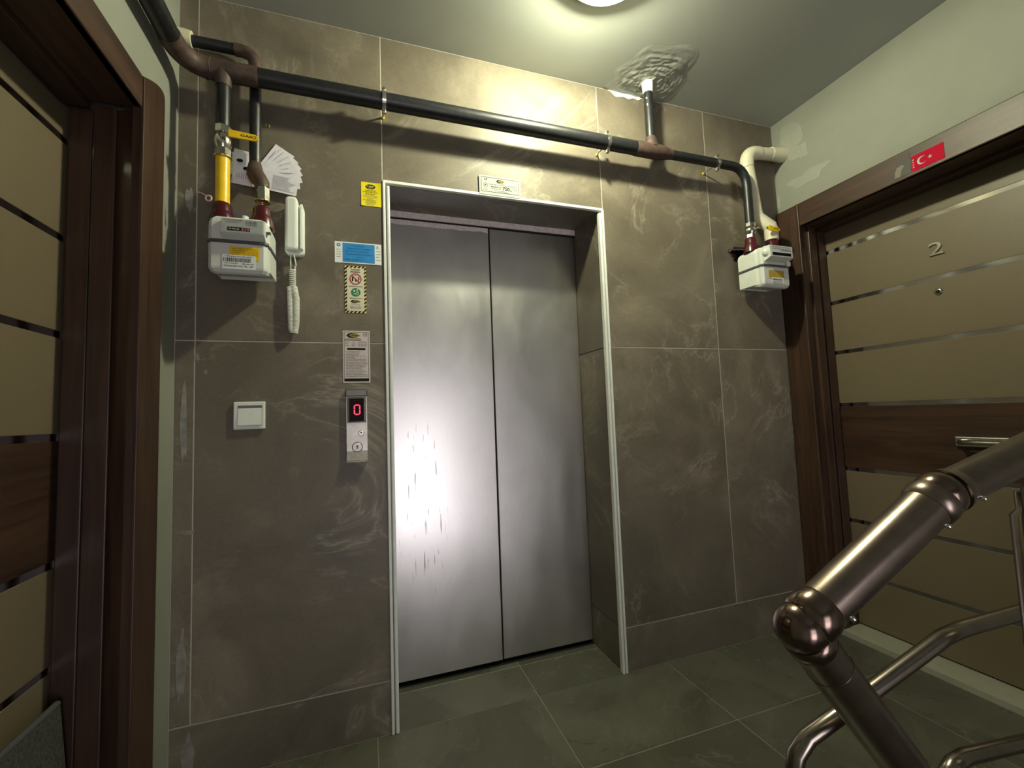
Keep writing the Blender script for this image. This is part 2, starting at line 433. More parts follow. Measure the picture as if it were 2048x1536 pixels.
# lift door
d1 = sroot('door_1', 'two-panel brushed stainless steel lift door')
SPLIT = 0.066
obj('door_panel', MB().bbox(XN0+0.002, SPLIT-0.003, YN, YN+0.03, 0.020, 1.981, 0.0025), M['steel'], d1)
obj('door_panel', MB().bbox(SPLIT+0.003, XN1-0.001, YN+0.003, YN+0.033, 0.020, 1.981, 0.0025), M['steel'], d1)
obj('header_strip', MB().bbox(XN0+0.002, XN1-0.001, YN-0.012, YN+0.02, 1.986, 2.022, 0.001), M['header'], d1)
def film(x0, x1, seed):
    pts = [(x0, YN-0.0006, 1.9795), (x1, YN-0.0006, 1.9795)]
    for i in range(31):
        x = x1+(x0-x1)*i/30; pts.append((x, YN-0.0006, 1.958+0.009*noise.noise(Vector((x*22, seed, 0)))))
    return MB().poly(pts, (0, 0.0005, 0))
obj('header_gap_shade', MB().box(XN0+0.002, XN1-0.001, YN-0.0035, YN+0.02, 1.980, 1.9862), M['black'], d1)  # solid black strip, paints the shade of the gap above the panels
obj('peeling_film', film(XN0+0.004, SPLIT-0.006, 1.0), M['header'], d1)
obj('shaft_shade_sheet', MB().box(XN0-0.03, XN1+0.03, YN+0.034, YN+0.06, -0.02, 2.08), M['black'], d1)  # black sheet behind the panels, stands in for the darkness of the shaft
obj('sill', MB().box(XN0-0.0, XN1+0.0, YN-0.002, YN+0.05, -0.03, 0.001), M['black'], d1)  # black colour paints in the dark gap under the panels

# floor
fl = struct('floor', MB().box(XL-0.25, 1.80, -2.0, YN-0.002, -0.06, -0.0008), M['fgrout'], 'grey-green stone tile floor')
xs = [XL, -0.472, 0.128, 0.728, 1.328, 1.635]; ys = [-2.0, -1.58, -0.98, -0.38, 0.0]
for i in range(5):
    for j in range(4):
        obj('floor_tile', MB().bbox(xs[i]+G, xs[i+1]-G, ys[j]+G, (ys[j+1]-G if j < 3 else -0.0005), -0.006, 0.0, 0.0008), M['floor'], fl)
for x0, x1 in ((XN0, 0.128), (0.128, XN1)):
    obj('floor_tile', MB().bbox(x0+G, x1-G, 0.0005, 0.22-G, -0.006, 0.0, 0.0008), M['floor'], fl)
    obj('floor_tile', MB().bbox(x0+G, x1-G, 0.22+G, YN-0.003, -0.006, 0.0, 0.0008), M['floor'], fl)
# five steps down to the entrance behind the camera
for k in range(5):
    obj('step', MB().bbox(XL, XR, -2.0-0.27*(k+1), -2.0-0.27*k+0.01, -0.17*(k+1)-0.25, -0.17*(k+1), 0.004), M['floor'], fl)
obj('entrance_floor', MB().box(XL, XR, -5.0, -3.34, -0.95, -0.85), M['floor'], fl)

# ceiling with the rough repair around the riser
ce = struct('ceiling', MB().box(XL-0.25, XR+0.3, -5.0, 0.3, ZC, ZC+0.08), M['ceil'], 'white plastered ceiling')
def patch():
    mb = MB(); cx, cy = 0.745, -0.095; n, m = 96, 44; vs = []; fs = []
    for j in range(m+1):
        for i in range(n):
            a = 2*math.pi*i/n; t = j/m
            R = 0.21*(0.85+0.35*noise.noise(Vector((math.cos(a)*1.6, math.sin(a)*1.6, 3.0))))
            x = cx+math.cos(a)*R*t*1.05; y = min(cy+math.sin(a)*R*t, -0.0005)
            sw_ = 1.6*noise.noise(Vector((x*5, y*5, 2.0)))
            h = 0.0050*(1-t**3)*(0.30+0.8*noise.noise(Vector((t*R*75+sw_*3, a*2.2+sw_*2, 4.0)))+0.9*abs(noise.noise(Vector((x*14+5, y*22, 1.0))))+0.6*noise.noise(Vector((x*70, y*95+x*40, 3.0)))) + 0.0003*(1-t**8)
            if t < 0.2: h += 0.014*(1-t/0.2)**2
            vs.append((x, y, ZC-max(h, 0.0002)+(0.0006 if j == m else 0)))
    for j in range(m):
        for i in range(n):
            fs.append((j*n+i, j*n+(i+1) % n, (j+1)*n+(i+1) % n, (j+1)*n+i))
    fs.append(tuple(range(n)))
    return mb.add(vs, fs, True)
obj('plaster_patch', patch(), M['patch'], ce)
def ragged(x0, x1, ztop, depth, seed):
    pts = [(x0, -0.0012, ztop), (x1, -0.0012, ztop)]; k = 26
    for i in range(k+1):
        t = i/k; x = x1+(x0-x1)*t
        pts.append((x, -0.0012, ztop-0.004-depth*abs(noise.noise(Vector((x*23, seed, 0)))+0.35)*math.sin(math.pi*min(max(t, 0.03), 0.97))))
    return MB().poly(pts, (0, 0.0011, 0))
obj('paint_smear', ragged(0.590, 0.775, ZC, 0.060, 2.0), M['white_paint'], ce)
obj('paint_smear', ragged(0.765, 0.90, ZC, 0.045, 5.0), M['smear'], ce)

# side walls with their door openings
LO0, LO1 = -1.17, -0.215      # left opening along y
RO0, RO1 = -1.03, -0.095     # right opening along y
wl = MB()
wl.box(XL-0.24, XL, LO1, 0.0095, -0.0, ZC).box(XL-0.24, XL, LO0, LO1, 2.0, ZC).box(XL-0.24, XL, -5.0, LO0, -1.0, ZC)
struct('wall_left', wl, M['wall'], 'pale green plaster wall beside the left flat door')
wr = MB()
wr.box(XR, XR+0.24, RO1, 0.0095, 0.0, ZC).box(XR, XR+0.24, RO0, RO1, 2.02, ZC).box(XR, XR+0.24, -5.0, RO0, -1.0, ZC)
wro = struct('wall_right', wr, M['wall'], 'pale green plaster wall above the right flat door')
def yblob(cy, cz, w, h, seed, lift):
    pts = []
    for k in range(26):
        a = 2*math.pi*k/26
        q = 0.75+0.45*noise.noise(Vector((math.cos(a)*1.5+seed, math.sin(a)*1.5, seed*0.7)))
        pts.append((XR-lift, cy+math.cos(a)*w*q, cz+math.sin(a)*h*q))
    return MB().poly(pts, (0.003, 0, 0))
M['filler'] = plain('filler_patch', (0.31, 0.32, 0.27), 0.85, var=0.05, vs=20)
for cy, cz, ww, hh, sd in ((-0.10, 2.44, 0.085, 0.115, 1.1), (-0.15, 2.36, 0.055, 0.045, 5.2), (-0.17, 2.22, 0.13, 0.045, 3.0), (-0.012, 2.16, 0.012, 0.05, 7.0)):
    obj('filler_patch', yblob(cy, cz, ww, hh, sd, 0.0006+0.00012*sd), M['filler'], wro)
# rear wall with the glazed entrance door that lets daylight in
struct('wall_rear', MB().box(XL-0.25, -0.40, -5.0, -4.85, -1.0, ZC).box(1.00, XR+0.25, -5.0, -4.85, -1.0, ZC).box(-0.40, 1.00, -5.0, -4.85, 1.60, ZC), M['wall'], 'rear wall around the entrance')
wn = sroot('window_1', 'glazed entrance door lit by daylight')
fr = MB()
for x in (-0.40, 0.275, 0.95): fr.box(x, x+0.05, -4.93, -4.87, -0.85, 1.60)
for z in (-0.85, 0.55, 1.55): fr.box(-0.40, 1.00, -4.925, -4.875, z, z+0.05)
obj('window_frame', fr, M['trimg'], wn)
obj('pane', MB().box(-0.37, 0.97, -4.905, -4.895, -0.82, 0.57), M['day'], wn)
obj('added_glow_pane', MB().box(-0.37, 0.97, -4.905, -4.895, 0.58, 1.57), M['dayfill'], wn)  # glowing upper pane, added to brighten the reflection in the lift door

# ------------------------------------------------------------------ flat doors
GZ = [1.864, 1.600, 1.347, 1.085, 0.770, 0.520, 0.264]
def flat_door(side):
    s = 1 if side == 'R' else -1
    if side == 'R':
        d = sroot('door_2', 'beige flat door numbered 2 with mirror inlay strips and dark wood frame')
        xw, xf, xd, ztop, zs = XR, XR-0.020, 1.757, 2.10, 1.985
        y_out, y_in, y_d = -0.004, -0.125, -0.110
        yo2, yi2, yd2 = -1.13, -1.01, -1.025
        mids = [(1.628, -0.118), (1.70, -0.114)]
    else:
        d = sroot('door_3', 'beige flat door with mirror inlay strips and dark wood frame at the left edge')
        xw, xf, xd, ztop, zs = XL, XL+0.022, -1.238, 2.057, 1.966
        y_out, y_in, y_d = -0.158, -0.290, -0.235
        yo2, yi2, yd2 = -1.26, -1.13, -1.155
        mids = [(-1.122, -0.264), (-1.182, -0.249)]
    cs = []
    if side == 'R':
        obj('casing_stile', MB().bbox(min(xw, xf)-0.0, max(xw, xf), y_in, y_out, 0, ztop, 0.004), M['woodz'], d)
        obj('casing_bead', MB().bbox(xf-0.007, xf+0.004, y_in-0.004, y_in+0.008, 0, ztop-0.001, 0.003), M['woodz'], d)
    else:
        prof = [(y_in, 0), (y_in, 2.057), (-0.249, 2.078), (-0.213, 2.094), (-0.187, 2.101), (-0.170, 2.100), (-0.160, 2.092), (y_out, 2.07), (y_out, 0)]
        obj('casing_stile', MB().poly([(xw, a, b) for a, b in prof], (xf-xw, 0, 0)), M['woodz'], d)
        obj('casing_bead', MB().bbox(xf-0.004, xf+0.004, y_in-0.003, y_in+0.006, 0, 2.05, 0.002), M['woodz'], d)
    obj('casing_stile', MB().bbox(min(xw, xf), max(xw, xf), yo2, yi2, 0, ztop, 0.004), M['woodz'], d)
    obj('casing_head', MB().bbox(min(xw, xf), max(xw, xf), yi2, y_in-0.0005, zs, ztop, 0.004), M['woody'], d)
    # jambs in three steps towards the leaf
    def jamb(ya, yb, yc, ywall):
        (xa, _), (xb, _) = mids
        pts = [(xf+s*0.004, ya), (xa, yb), (xa, yb+ (yc-ya)*0.0), (xb, yb+(yc-yb)*0.5), (xd+s*0.03, yc), (xd+s*0.03, ywall), (xf+s*0.004, ywall)]
        return MB().poly([(x, y, 0) for x, y in pts], (0, 0, zs))
    obj('jamb', jamb(y_in, mids[0][1], y_d, y_in+0.03 if side == 'R' else LO1), M['woodz'], d)
    obj('jamb', jamb(yi2, yi2-0.01, yd2, yi2-0.03), M['woodz'], d)
    # upright stop strips that stand off the jamb
    for k, (xa, ya) in enumerate(mids):
        obj('door_stop', MB().bbox(xa, xa+s*(0.05), ya-0.011+k*0.004, ya+0.012, 0.03, zs, 0.003), M['woodz'], d)
    obj('jamb_head', MB().box(xf+s*0.004, xd+s*0.03, yi2, y_in, zs, zs+0.02), M['woody'], d)
    obj('head_stop', MB().bbox(xd-s*0.06, xd-s*0.004, yi2, y_in+0.01, zs-0.016, zs+0.002, 0.003), M['woody'], d)
    # leaf: core, boards, mirror strips, wooden band
    ya, yb = y_d+0.012, yd2-0.012
    obj('door_core', MB().box(xd+s*0.006, xd+s*0.045, yb, ya, 0.03, zs+0.01), M['black'], d)
    edges = [zs+0.012]+GZ+[0.032]
    hw = 0.009
    for i in range(8):
        top = edges[i]-(hw if i else 0); bot = edges[i+1]+(hw if i < 7 else 0)
        mat = M['woody'] if i == 4 else M['beige']
        obj('band_board' if i == 4 else 'door_board', MB().bbox(xd, xd+s*0.01, yb, ya, bot, top, 0.0012), mat, d)
    for z in GZ:
        obj('inlay_strip', MB().box(xd+s*0.0015, xd+s*0.010, yb, ya, z-hw, z+hw), M['groove'], d)
    # stone threshold
    obj('threshold', MB().bbox(xf+s*0.058, xd+s*0.05, yi2-0.0, y_in+0.02, -0.02, 0.026, 0.002), M['thresh'], d)
    return d, xd, s
d2, xd2, s2 = flat_door('R')
d3, xd3, s3 = flat_door('L')

# furniture of the right door: number, peephole, handle
def text_mb(body, corner, ud, vd, w, h, depth=0.0, fit=True, shear=0.0):
    """text mesh fitted to a w x h box whose lower left corner is given"""
    cu = bpy.data.curves.new('t', 'FONT'); cu.body = body; cu.size = 1.0; cu.shear = shear; cu.offset = 0.022 if len(body) > 1 else 0.0
    ob = bpy.data.objects.new('t', cu); COL.objects.link(ob)
    bpy.context.view_layer.update()
    dg = bpy.context.evaluated_depsgraph_get()
    me = bpy.data.meshes.new_from_object(ob.evaluated_get(dg))
    vs = [v.co.copy() for v in me.vertices]; fs = [tuple(p.vertices) for p in me.polygons]
    bpy.data.objects.remove(ob); bpy.data.curves.remove(cu); bpy.data.meshes.remove(me)
    x0 = min(v.x for v in vs); x1 = max(v.x for v in vs); y0 = min(v.y for v in vs); y1 = max(v.y for v in vs)
    sx, sy = w/(x1-x0), h/(y1-y0)
    c = Vector(corner); ud = Vector(ud); vd = Vector(vd)
    P = [c+ud*(v.x-x0)*sx+vd*(v.y-y0)*sy for v in vs]
    mb = MB()
    if depth:
        n = vd.cross(ud).normalized()*-1
        mb.add([p+n*depth for p in P], fs)
        # side walls from boundary edges
        cnt = {}
        for f in fs:
            for i in range(len(f)):
                e = (f[i], f[(i+1) % len(f)]); cnt[tuple(sorted(e))] = cnt.get(tuple(sorted(e)), 0)+1
        for f in fs:
            for i in range(len(f)):
                a, b = f[i], f[(i+1) % len(f)]
                if cnt[tuple(sorted((a, b)))] == 1:
                    mb.add([P[a], P[b], P[b]+n*depth, P[a]+n*depth], [(0, 1, 2, 3)])
    else:
        mb.add(P, fs)
    return mb
obj('door_number', text_mb('2', (xd2-0.0005, -0.537, 1.694), (0, -1, 0), (0, 0, 1), 0.048, 0.052, 0.006), M['chrome'], d2)
pe = obj('peephole', MB().lathe((xd2+0.002, -0.554, 1.540), (-1, 0, 0), [(0, 0.015), (0.004, 0.0145), (0.007, 0.011), (0.0075, 0.008)], 28), M['nickel'], d2)
obj('lens', MB().sphere((xd2-0.0045, -0.554, 1.540), 0.0075, 16, 10, (0.6, 1, 1)), M['glassblk'], pe)
hd = obj('handle_plate', MB().bbox(xd2-0.014, xd2+0.001, -0.72, -0.56, 0.905, 0.945, 0.004), M['nickel'], d2)
obj('pull_bar', MB().tube([(xd2-0.01, -0.575, 0.925), (xd2-0.045, -0.59, 0.925), (xd2-0.05, -0.64, 0.925), (xd2-0.05, -0.74, 0.925)], 0.009, 12), M['nickel'], hd)

# ------------------------------------------------------------------ ceiling lamp
lp = thing('ceiling_lamp', (0.28, -0.53, ZC), 'round cream dome lamp on the ceiling in front of the lift', 'lamp')
obj('lamp_base', MB()._lathe(Vector((0.28, -0.53, ZC)), Vector((0, 0, -1)), [(0, 0.158), (0.022, 0.158), (0.026, 0.155), (0.026, 0.149), (0.0, 0.149)], 48, False, True), M['lamprim'], lp)
obj('diffuser', MB()._lathe(Vector((0.28, -0.53, ZC-0.019)), Vector((0, 0, -1)), [(0, 0.149), (0.012, 0.148), (0.028, 0.136), (0.044, 0.108), (0.053, 0.06), (0.056, 0.001)], 48, False, True), M['lampglass'], lp)
ld = bpy.data.lights.new('lamp_light', 'POINT'); ld.energy = LAMP_W; ld.color = LAMP_RGB; ld.shadow_soft_size = 0.035
lo = bpy.data.objects.new('lamp_light', ld); COL.objects.link(lo); lo.parent = lp; lo.location = (-0.01, 0.05, -0.036)

# ------------------------------------------------------------------ gas pipes
def arc(p0, pc, p1, n=8):
    """quadratic curve from p0 to p1 with corner pc"""
    p0, pc, p1 = Vector(p0), Vector(pc), Vector(p1)
    return [p0*(1-t)**2+pc*2*t*(1-t)+p1*t*t for t in [i/n for i in range(n+1)]]
YP, ZP = -0.09, 2.262
gp = thing('gas_pipe', (0.05, YP, ZP), 'long black gas main running along the top of the tiled wall', 'pipe')
obj('main_run', MB().tube([(-0.83, YP, ZP), (0.66, YP, ZP)], 0.030, 24), M['pipe'], gp)
obj('wall_run', MB().tube([(-1.035, -2.2, ZP), (-1.035, -0.20, ZP)], 0.030, 24), M['pipe'], gp)
obj('corner_elbow', MB().tube([(-1.035, -0.21, ZP)]+arc((-1.035, -0.20, ZP), (-1.035, YP, ZP), (-0.945, YP, ZP), 10)+[(-0.91, YP, ZP), (-0.83, YP, ZP), (-0.822, YP, ZP)], [0.031]+[0.0325]*11+[0.0325, 0.0325, 0.031], 24), M['rust'], gp)
tw = obj('branch_tee', MB().tube([(-0.925, YP, ZP-0.01), (-0.925, YP, ZP-0.028), (-0.925, YP, ZP-0.045), (-0.925, YP, ZP-0.055)], [0.031, 0.028, 0.0235, 0.0225], 20), M['rust'], gp)
obj('dropper', MB().tube([(-0.925, YP, ZP-0.05), (-0.925, YP, 2.0685)], 0.0205, 20), M['pipe'], gp)
for xx in (-0.975, -0.958):
    obj('weld_bead', MB().torus((xx, YP, ZP), (1, 0, 0), 0.0325, 0.0016, 24, 6), M['rust'], gp)
obj('riser_tee', MB().tube([(0.655, YP, ZP), (0.66, YP, ZP), (0.78, YP, ZP), (0.815, YP, ZP), (0.84, YP, ZP), (0.85, YP, ZP)], [0.0305, 0.0325, 0.0325, 0.027, 0.0225, 0.0215], 24), M['rust'], gp)
obj('riser_neck', MB().tube([(0.742, YP, ZP+0.01), (0.742, YP, ZP+0.034), (0.742, YP, ZP+0.055), (0.742, YP, ZP+0.062)], [0.034, 0.030, 0.0235, 0.022], 20), M['rust'], gp)
obj('riser', MB().tube([(0.742, YP, ZP+0.06), (0.742, YP, ZC)], 0.0205, 20), M['pipe'], gp)
obj('riser_cuff', MB().tube([(0.742, YP, 2.535), (0.742, YP, 2.55), (0.742, YP, ZC)], [0.0215, 0.023, 0.026], 18), M['white_paint'], gp)
for (dx, dz) in ((-0.016, 2.47), (-0.019, 2.50), (0.01, 2.515)):
    obj('paint_fleck', MB().sphere((0.742+dx, YP-0.0135, dz), 0.004, 8, 6, (1, 0.4, 1.4)), M['white_paint'], gp)
obj('right_run', MB().tube([(0.845, YP, ZP), (1.19, YP, ZP)]+arc((1.20, YP, ZP), (1.289, YP, ZP), (1.290, YP, ZP-0.095), 12)+[(1.290, YP, 1.9825)], 0.0205, 20), M['pipe'], gp)

# supply outlet back into the left flat
op = thing('outlet_pipe', (-0.95, -0.042, 2.38), 'thin black pipe leaving a white sleeve in the left wall', 'pipe')
obj('wall_sleeve', MB().tube([(XL-0.01, -0.045, 2.385), (-1.045, -0.045, 2.385), (-1.028, -0.045, 2.384)], [0.030, 0.028, 0.026], 20), M['pvc'], op)
obj('level_run', MB().tube([(-1.06, -0.042, 2.384), (-0.895, -0.042, 2.384)], 0.018, 18), M['pipe'], op)
obj('elbow', MB().tube([(-0.905, -0.042, 2.384)]+arc((-0.895, -0.042, 2.384), (-0.843, -0.042, 2.384), (-0.843, -0.042, 2.335), 8)+[(-0.843, -0.042, 2.325)], 0.0205, 18), M['rust'], op)
obj('drop_run', MB().tube([(-0.843, -0.042, 2.33), (-0.843, -0.042, 1.965)], 0.0178, 18), M['pipe'], op)
obj('offset_fitting', MB().tube([(-0.843, -0.042, 1.985), (-0.843, -0.044, 1.965), (-0.840, -0.052, 1.945), (-0.828, -0.072, 1.920), (-0.815, -0.086, 1.898), (-0.811, -0.090, 1.875)], [0.019, 0.0235, 0.0265, 0.0265, 0.024, 0.021], 18), M['rust'], op)
obj('union_nut', MB().tube([(-0.811, YP, 1.882), (-0.811, YP, 1.835)], 0.0205, 6, smooth=False), M['nickel'], op)
obj('seal_ring', MB().torus((-0.811, YP, 1.832), (0, 0, 1), 0.0205, 0.003, 24, 8), M['brass'], op)

# pipe clamps
def clamp(x, R, rod_dx, label):
    c = thing('pipe_clamp', (x, YP, ZP), label, 'pipe clamp', 'zinc clamps holding the gas main')
    obj('strap', MB().band((x, YP, ZP), (1, 0, 0), R+0.0005, 0.013, 0.003), M['galv'], c)
    for sg in (1, -1):
        obj('lug', MB().bbox(x-0.0065, x+0.0065, YP-0.006, YP+0.006, ZP+sg*(R+0.002), ZP+sg*(R+0.017), 0.001), M['galv'], c)
        obj('bolt', MB().tube([(x, YP-0.014, ZP+sg*(R+0.011)), (x, YP-0.010, ZP+sg*(R+0.011)), (x, YP+0.010, ZP+sg*(R+0.011))], [0.0055, 0.0055, 0.003], 6, smooth=False), M['nickel'], c)
    obj('rod', MB().tube([(x, YP+R, ZP-0.002), (x+rod_dx, 0.002, ZP-0.002)], 0.0035, 8), M['galv'], c)
    obj('wall_plug', MB().tube([(x+rod_dx, 0.001, ZP-0.002), (x+rod_dx, -0.005, ZP-0.002)], 0.006, 10), M['yellow'], c)
clamp(-0.418, 0.030, 0.0, 'zinc clamp on the gas main above the yellow sticker')
clamp(0.512, 0.030, 0.0, 'zinc clamp on the gas main just left of the ceiling riser')
clamp(1.112, 0.0205, 0.0, 'zinc clamp on the thinner pipe near the white plastic pipe')

# ------------------------------------------------------------------ gas valves
def valve(x, ztop, zbot, label, hs, with_hose):
    v = thing('gas_valve', (x, YP, zbot), label, 'valve')
    h = ztop-zbot
    obj('valve_body', MB().tube([(x, YP, zbot), (x, YP, zbot+h*0.22)], 0.023, 6, smooth=False).tube([(x, YP, zbot+h*0.22), (x, YP, zbot+h*0.35), (x, YP, zbot+h*0.5), (x, YP, zbot+h*0.65), (x, YP, zbot+h*0.76)], [0.018, 0.0235, 0.0255, 0.0235, 0.018], 20).tube([(x, YP, zbot+h*0.76), (x, YP, ztop)], 0.0245, 8, smooth=False), M['nickel'], v)
    obj('stem', MB().tube([(x+0.006, YP-0.018, zbot+h*0.5), (x+0.014, YP-0.040, zbot+h*0.52)], 0.007, 10), M['nickel'], v)
    x0, x1, zh, yh = hs
    n = 10; w0, w1 = 0.0125, 0.0100
    pts = [(x0, yh, zh-w0*0.9), (x1-0.012, yh, zh-w1-0.004), (x1-0.004, yh, zh-w1*0.6-0.004), (x1, yh, zh-0.004), (x1-0.004, yh, zh+w1*0.6-0.004), (x1-0.012, yh, zh+w1-0.004), (x0, yh, zh+w0)]
    lv = obj('lever', MB().poly(pts, (0, 0.006, 0)), M['yellow'], v)
    obj('lever_print', text_mb('GAS', (x0+0.035*(x1-x0)/0.09, yh-0.0004, zh-0.0065), (1, 0, -0.03), (0, 0, 1), 0.034*(x1-x0)/0.09, 0.008), M['ink'], lv)
    obj('lever_mark', MB().torus((x1-0.013, yh-0.0002, zh-0.004), (0, 1, 0), 0.0045, 0.0007, 16, 6), M['ink'], lv)
    obj('lever_neck', MB().box(x0-0.006, x0+0.012, yh+0.002, YP-0.03, zh-0.006, zh+0.006), M['nickel'], v)
    if with_hose:
        obj('brass_ring', MB().torus((x, YP, 1.966), (0, 0, 1), 0.0225, 0.0045, 28, 8), M['brass'], v)
        obj('gas_sleeve', MB().tube([(x, YP, 1.964), (x, YP, 1.95), (x, YP, 1.812)], [0.021, 0.0205, 0.0205], 20), M['yellow'], v)
    return v
valve(-0.925, 2.068, 1.972, 'nickel gas valve with yellow lever and yellow sleeve above the left meter', (-0.898, -0.812, 2.026, -0.135), True)
valve(1.289, 1.982, 1.910, 'small nickel gas valve with yellow lever above the right meter', (1.365, 1.435, 1.955, -0.130), False)

# ------------------------------------------------------------------ print helper for flat labels
class Flat:
    def __init__(s, c, ud, vd):
        s.c = Vector(c); s.u = Vector(ud); s.v = Vector(vd); s.n = s.u.cross(s.v).normalized()
    def p(s, a, b, k): return s.c+s.u*a+s.v*b+s.n*k
    def poly(s, mb, pts, k, th=0.0):
        P = [s.p(a, b, k) for a, b in pts]
        if th: mb.poly([tuple(q) for q in P], tuple(-s.n*th))
        else: mb.add(P, [tuple(range(len(P)))])
        return mb
    def rect(s, mb, a0, a1, b0, b1, k, th=0.0): return s.poly(mb, [(a0, b0), (a1, b0), (a1, b1), (a0, b1)], k, th)
    def rrect(s, mb, a0, a1, b0, b1, r, k, th=0.0):
        pts = []
        for cx, cy, st in ((a1-r, b0+r, -90), (a1-r, b1-r, 0), (a0+r, b1-r, 90), (a0+r, b0+r, 180)):
            for q in range(5):
                t = math.radians(st+q*22.5); pts.append((cx+r*math.cos(t), cy+r*math.sin(t)))
        return s.poly(mb, pts, k, th)
    def ell(s, mb, a, b, ra, rb, k, n=28): return s.poly(mb, [(a+ra*math.cos(2*math.pi*i/n), b+rb*math.sin(2*math.pi*i/n)) for i in range(n)], k)
    def ring(s, mb, a, b, r0, r1, k, n=32, sq=1.0):
        vs = []; fs = []
        for i in range(n):
            t = 2*math.pi*i/n
            vs += [s.p(a+r0*math.cos(t), b+r0*math.sin(t)*sq, k), s.p(a+r1*math.cos(t), b+r1*math.sin(t)*sq, k)]
        for i in range(n):
            j = (i+1) % n; fs.append((2*i, 2*i+1, 2*j+1, 2*j))
        return mb.add(vs, fs)
    def frame(s, mb, a0, a1, b0, b1, t, k):
        s.rect(mb, a0, a1, b0, b0+t, k); s.rect(mb, a0, a1, b1-t, b1, k); s.rect(mb, a0, a0+t, b0+t, b1-t, k); return s.rect(mb, a1-t, a1, b0+t, b1-t, k)
    def line(s, mb, a0, b0, a1, b1, t, k):
        d = Vector((a1-a0, b1-b0)).normalized(); e = Vector((-d.y, d.x))*t/2
        return s.poly(mb, [(a0-e.x, b0-e.y), (a1-e.x, b1-e.y), (a1+e.x, b1+e.y), (a0+e.x, b0+e.y)], k)
    def words(s, mb, a0, a1, b, h, k, seed, gap=0.35):
        """one row of unreadably small print: short bars of word length"""
        rnd = random.Random(seed); a = a0
        while a < a1-h:
            w = h*rnd.uniform(1.2, 4.0); w = min(w, a1-a)
            # each word is a run of letter strokes
            q = a
            while q < a+w-h*0.3:
                st = h*rnd.uniform(0.28, 0.45)
                s.rect(mb, q, q+st, b+h*rnd.choice((0, 0, 0.0)), b+h*rnd.choice((0.62, 0.7, 1.0)), k); q += st+h*0.16
            a += w+h*gap
        return mb
    def text(s, mb, body, a0, a1, b0, b1, k):
        t = text_mb(body, s.p(a0, b0, k), s.u, s.v, a1-a0, b1-b0)
        return mb.add(t.v, t.f)
    def barcode(s, mb, a0, a1, b0, b1, k, seed, unit=0.0009):
        rnd = random.Random(seed); a = a0
        while a < a1-unit*2:
            w = unit*rnd.choice((0.8, 0.8, 1.4, 2.0)); s.rect(mb, a, a+w, b0, b1, k); a += w+unit*rnd.choice((0.8, 1.2, 1.8))
        return mb

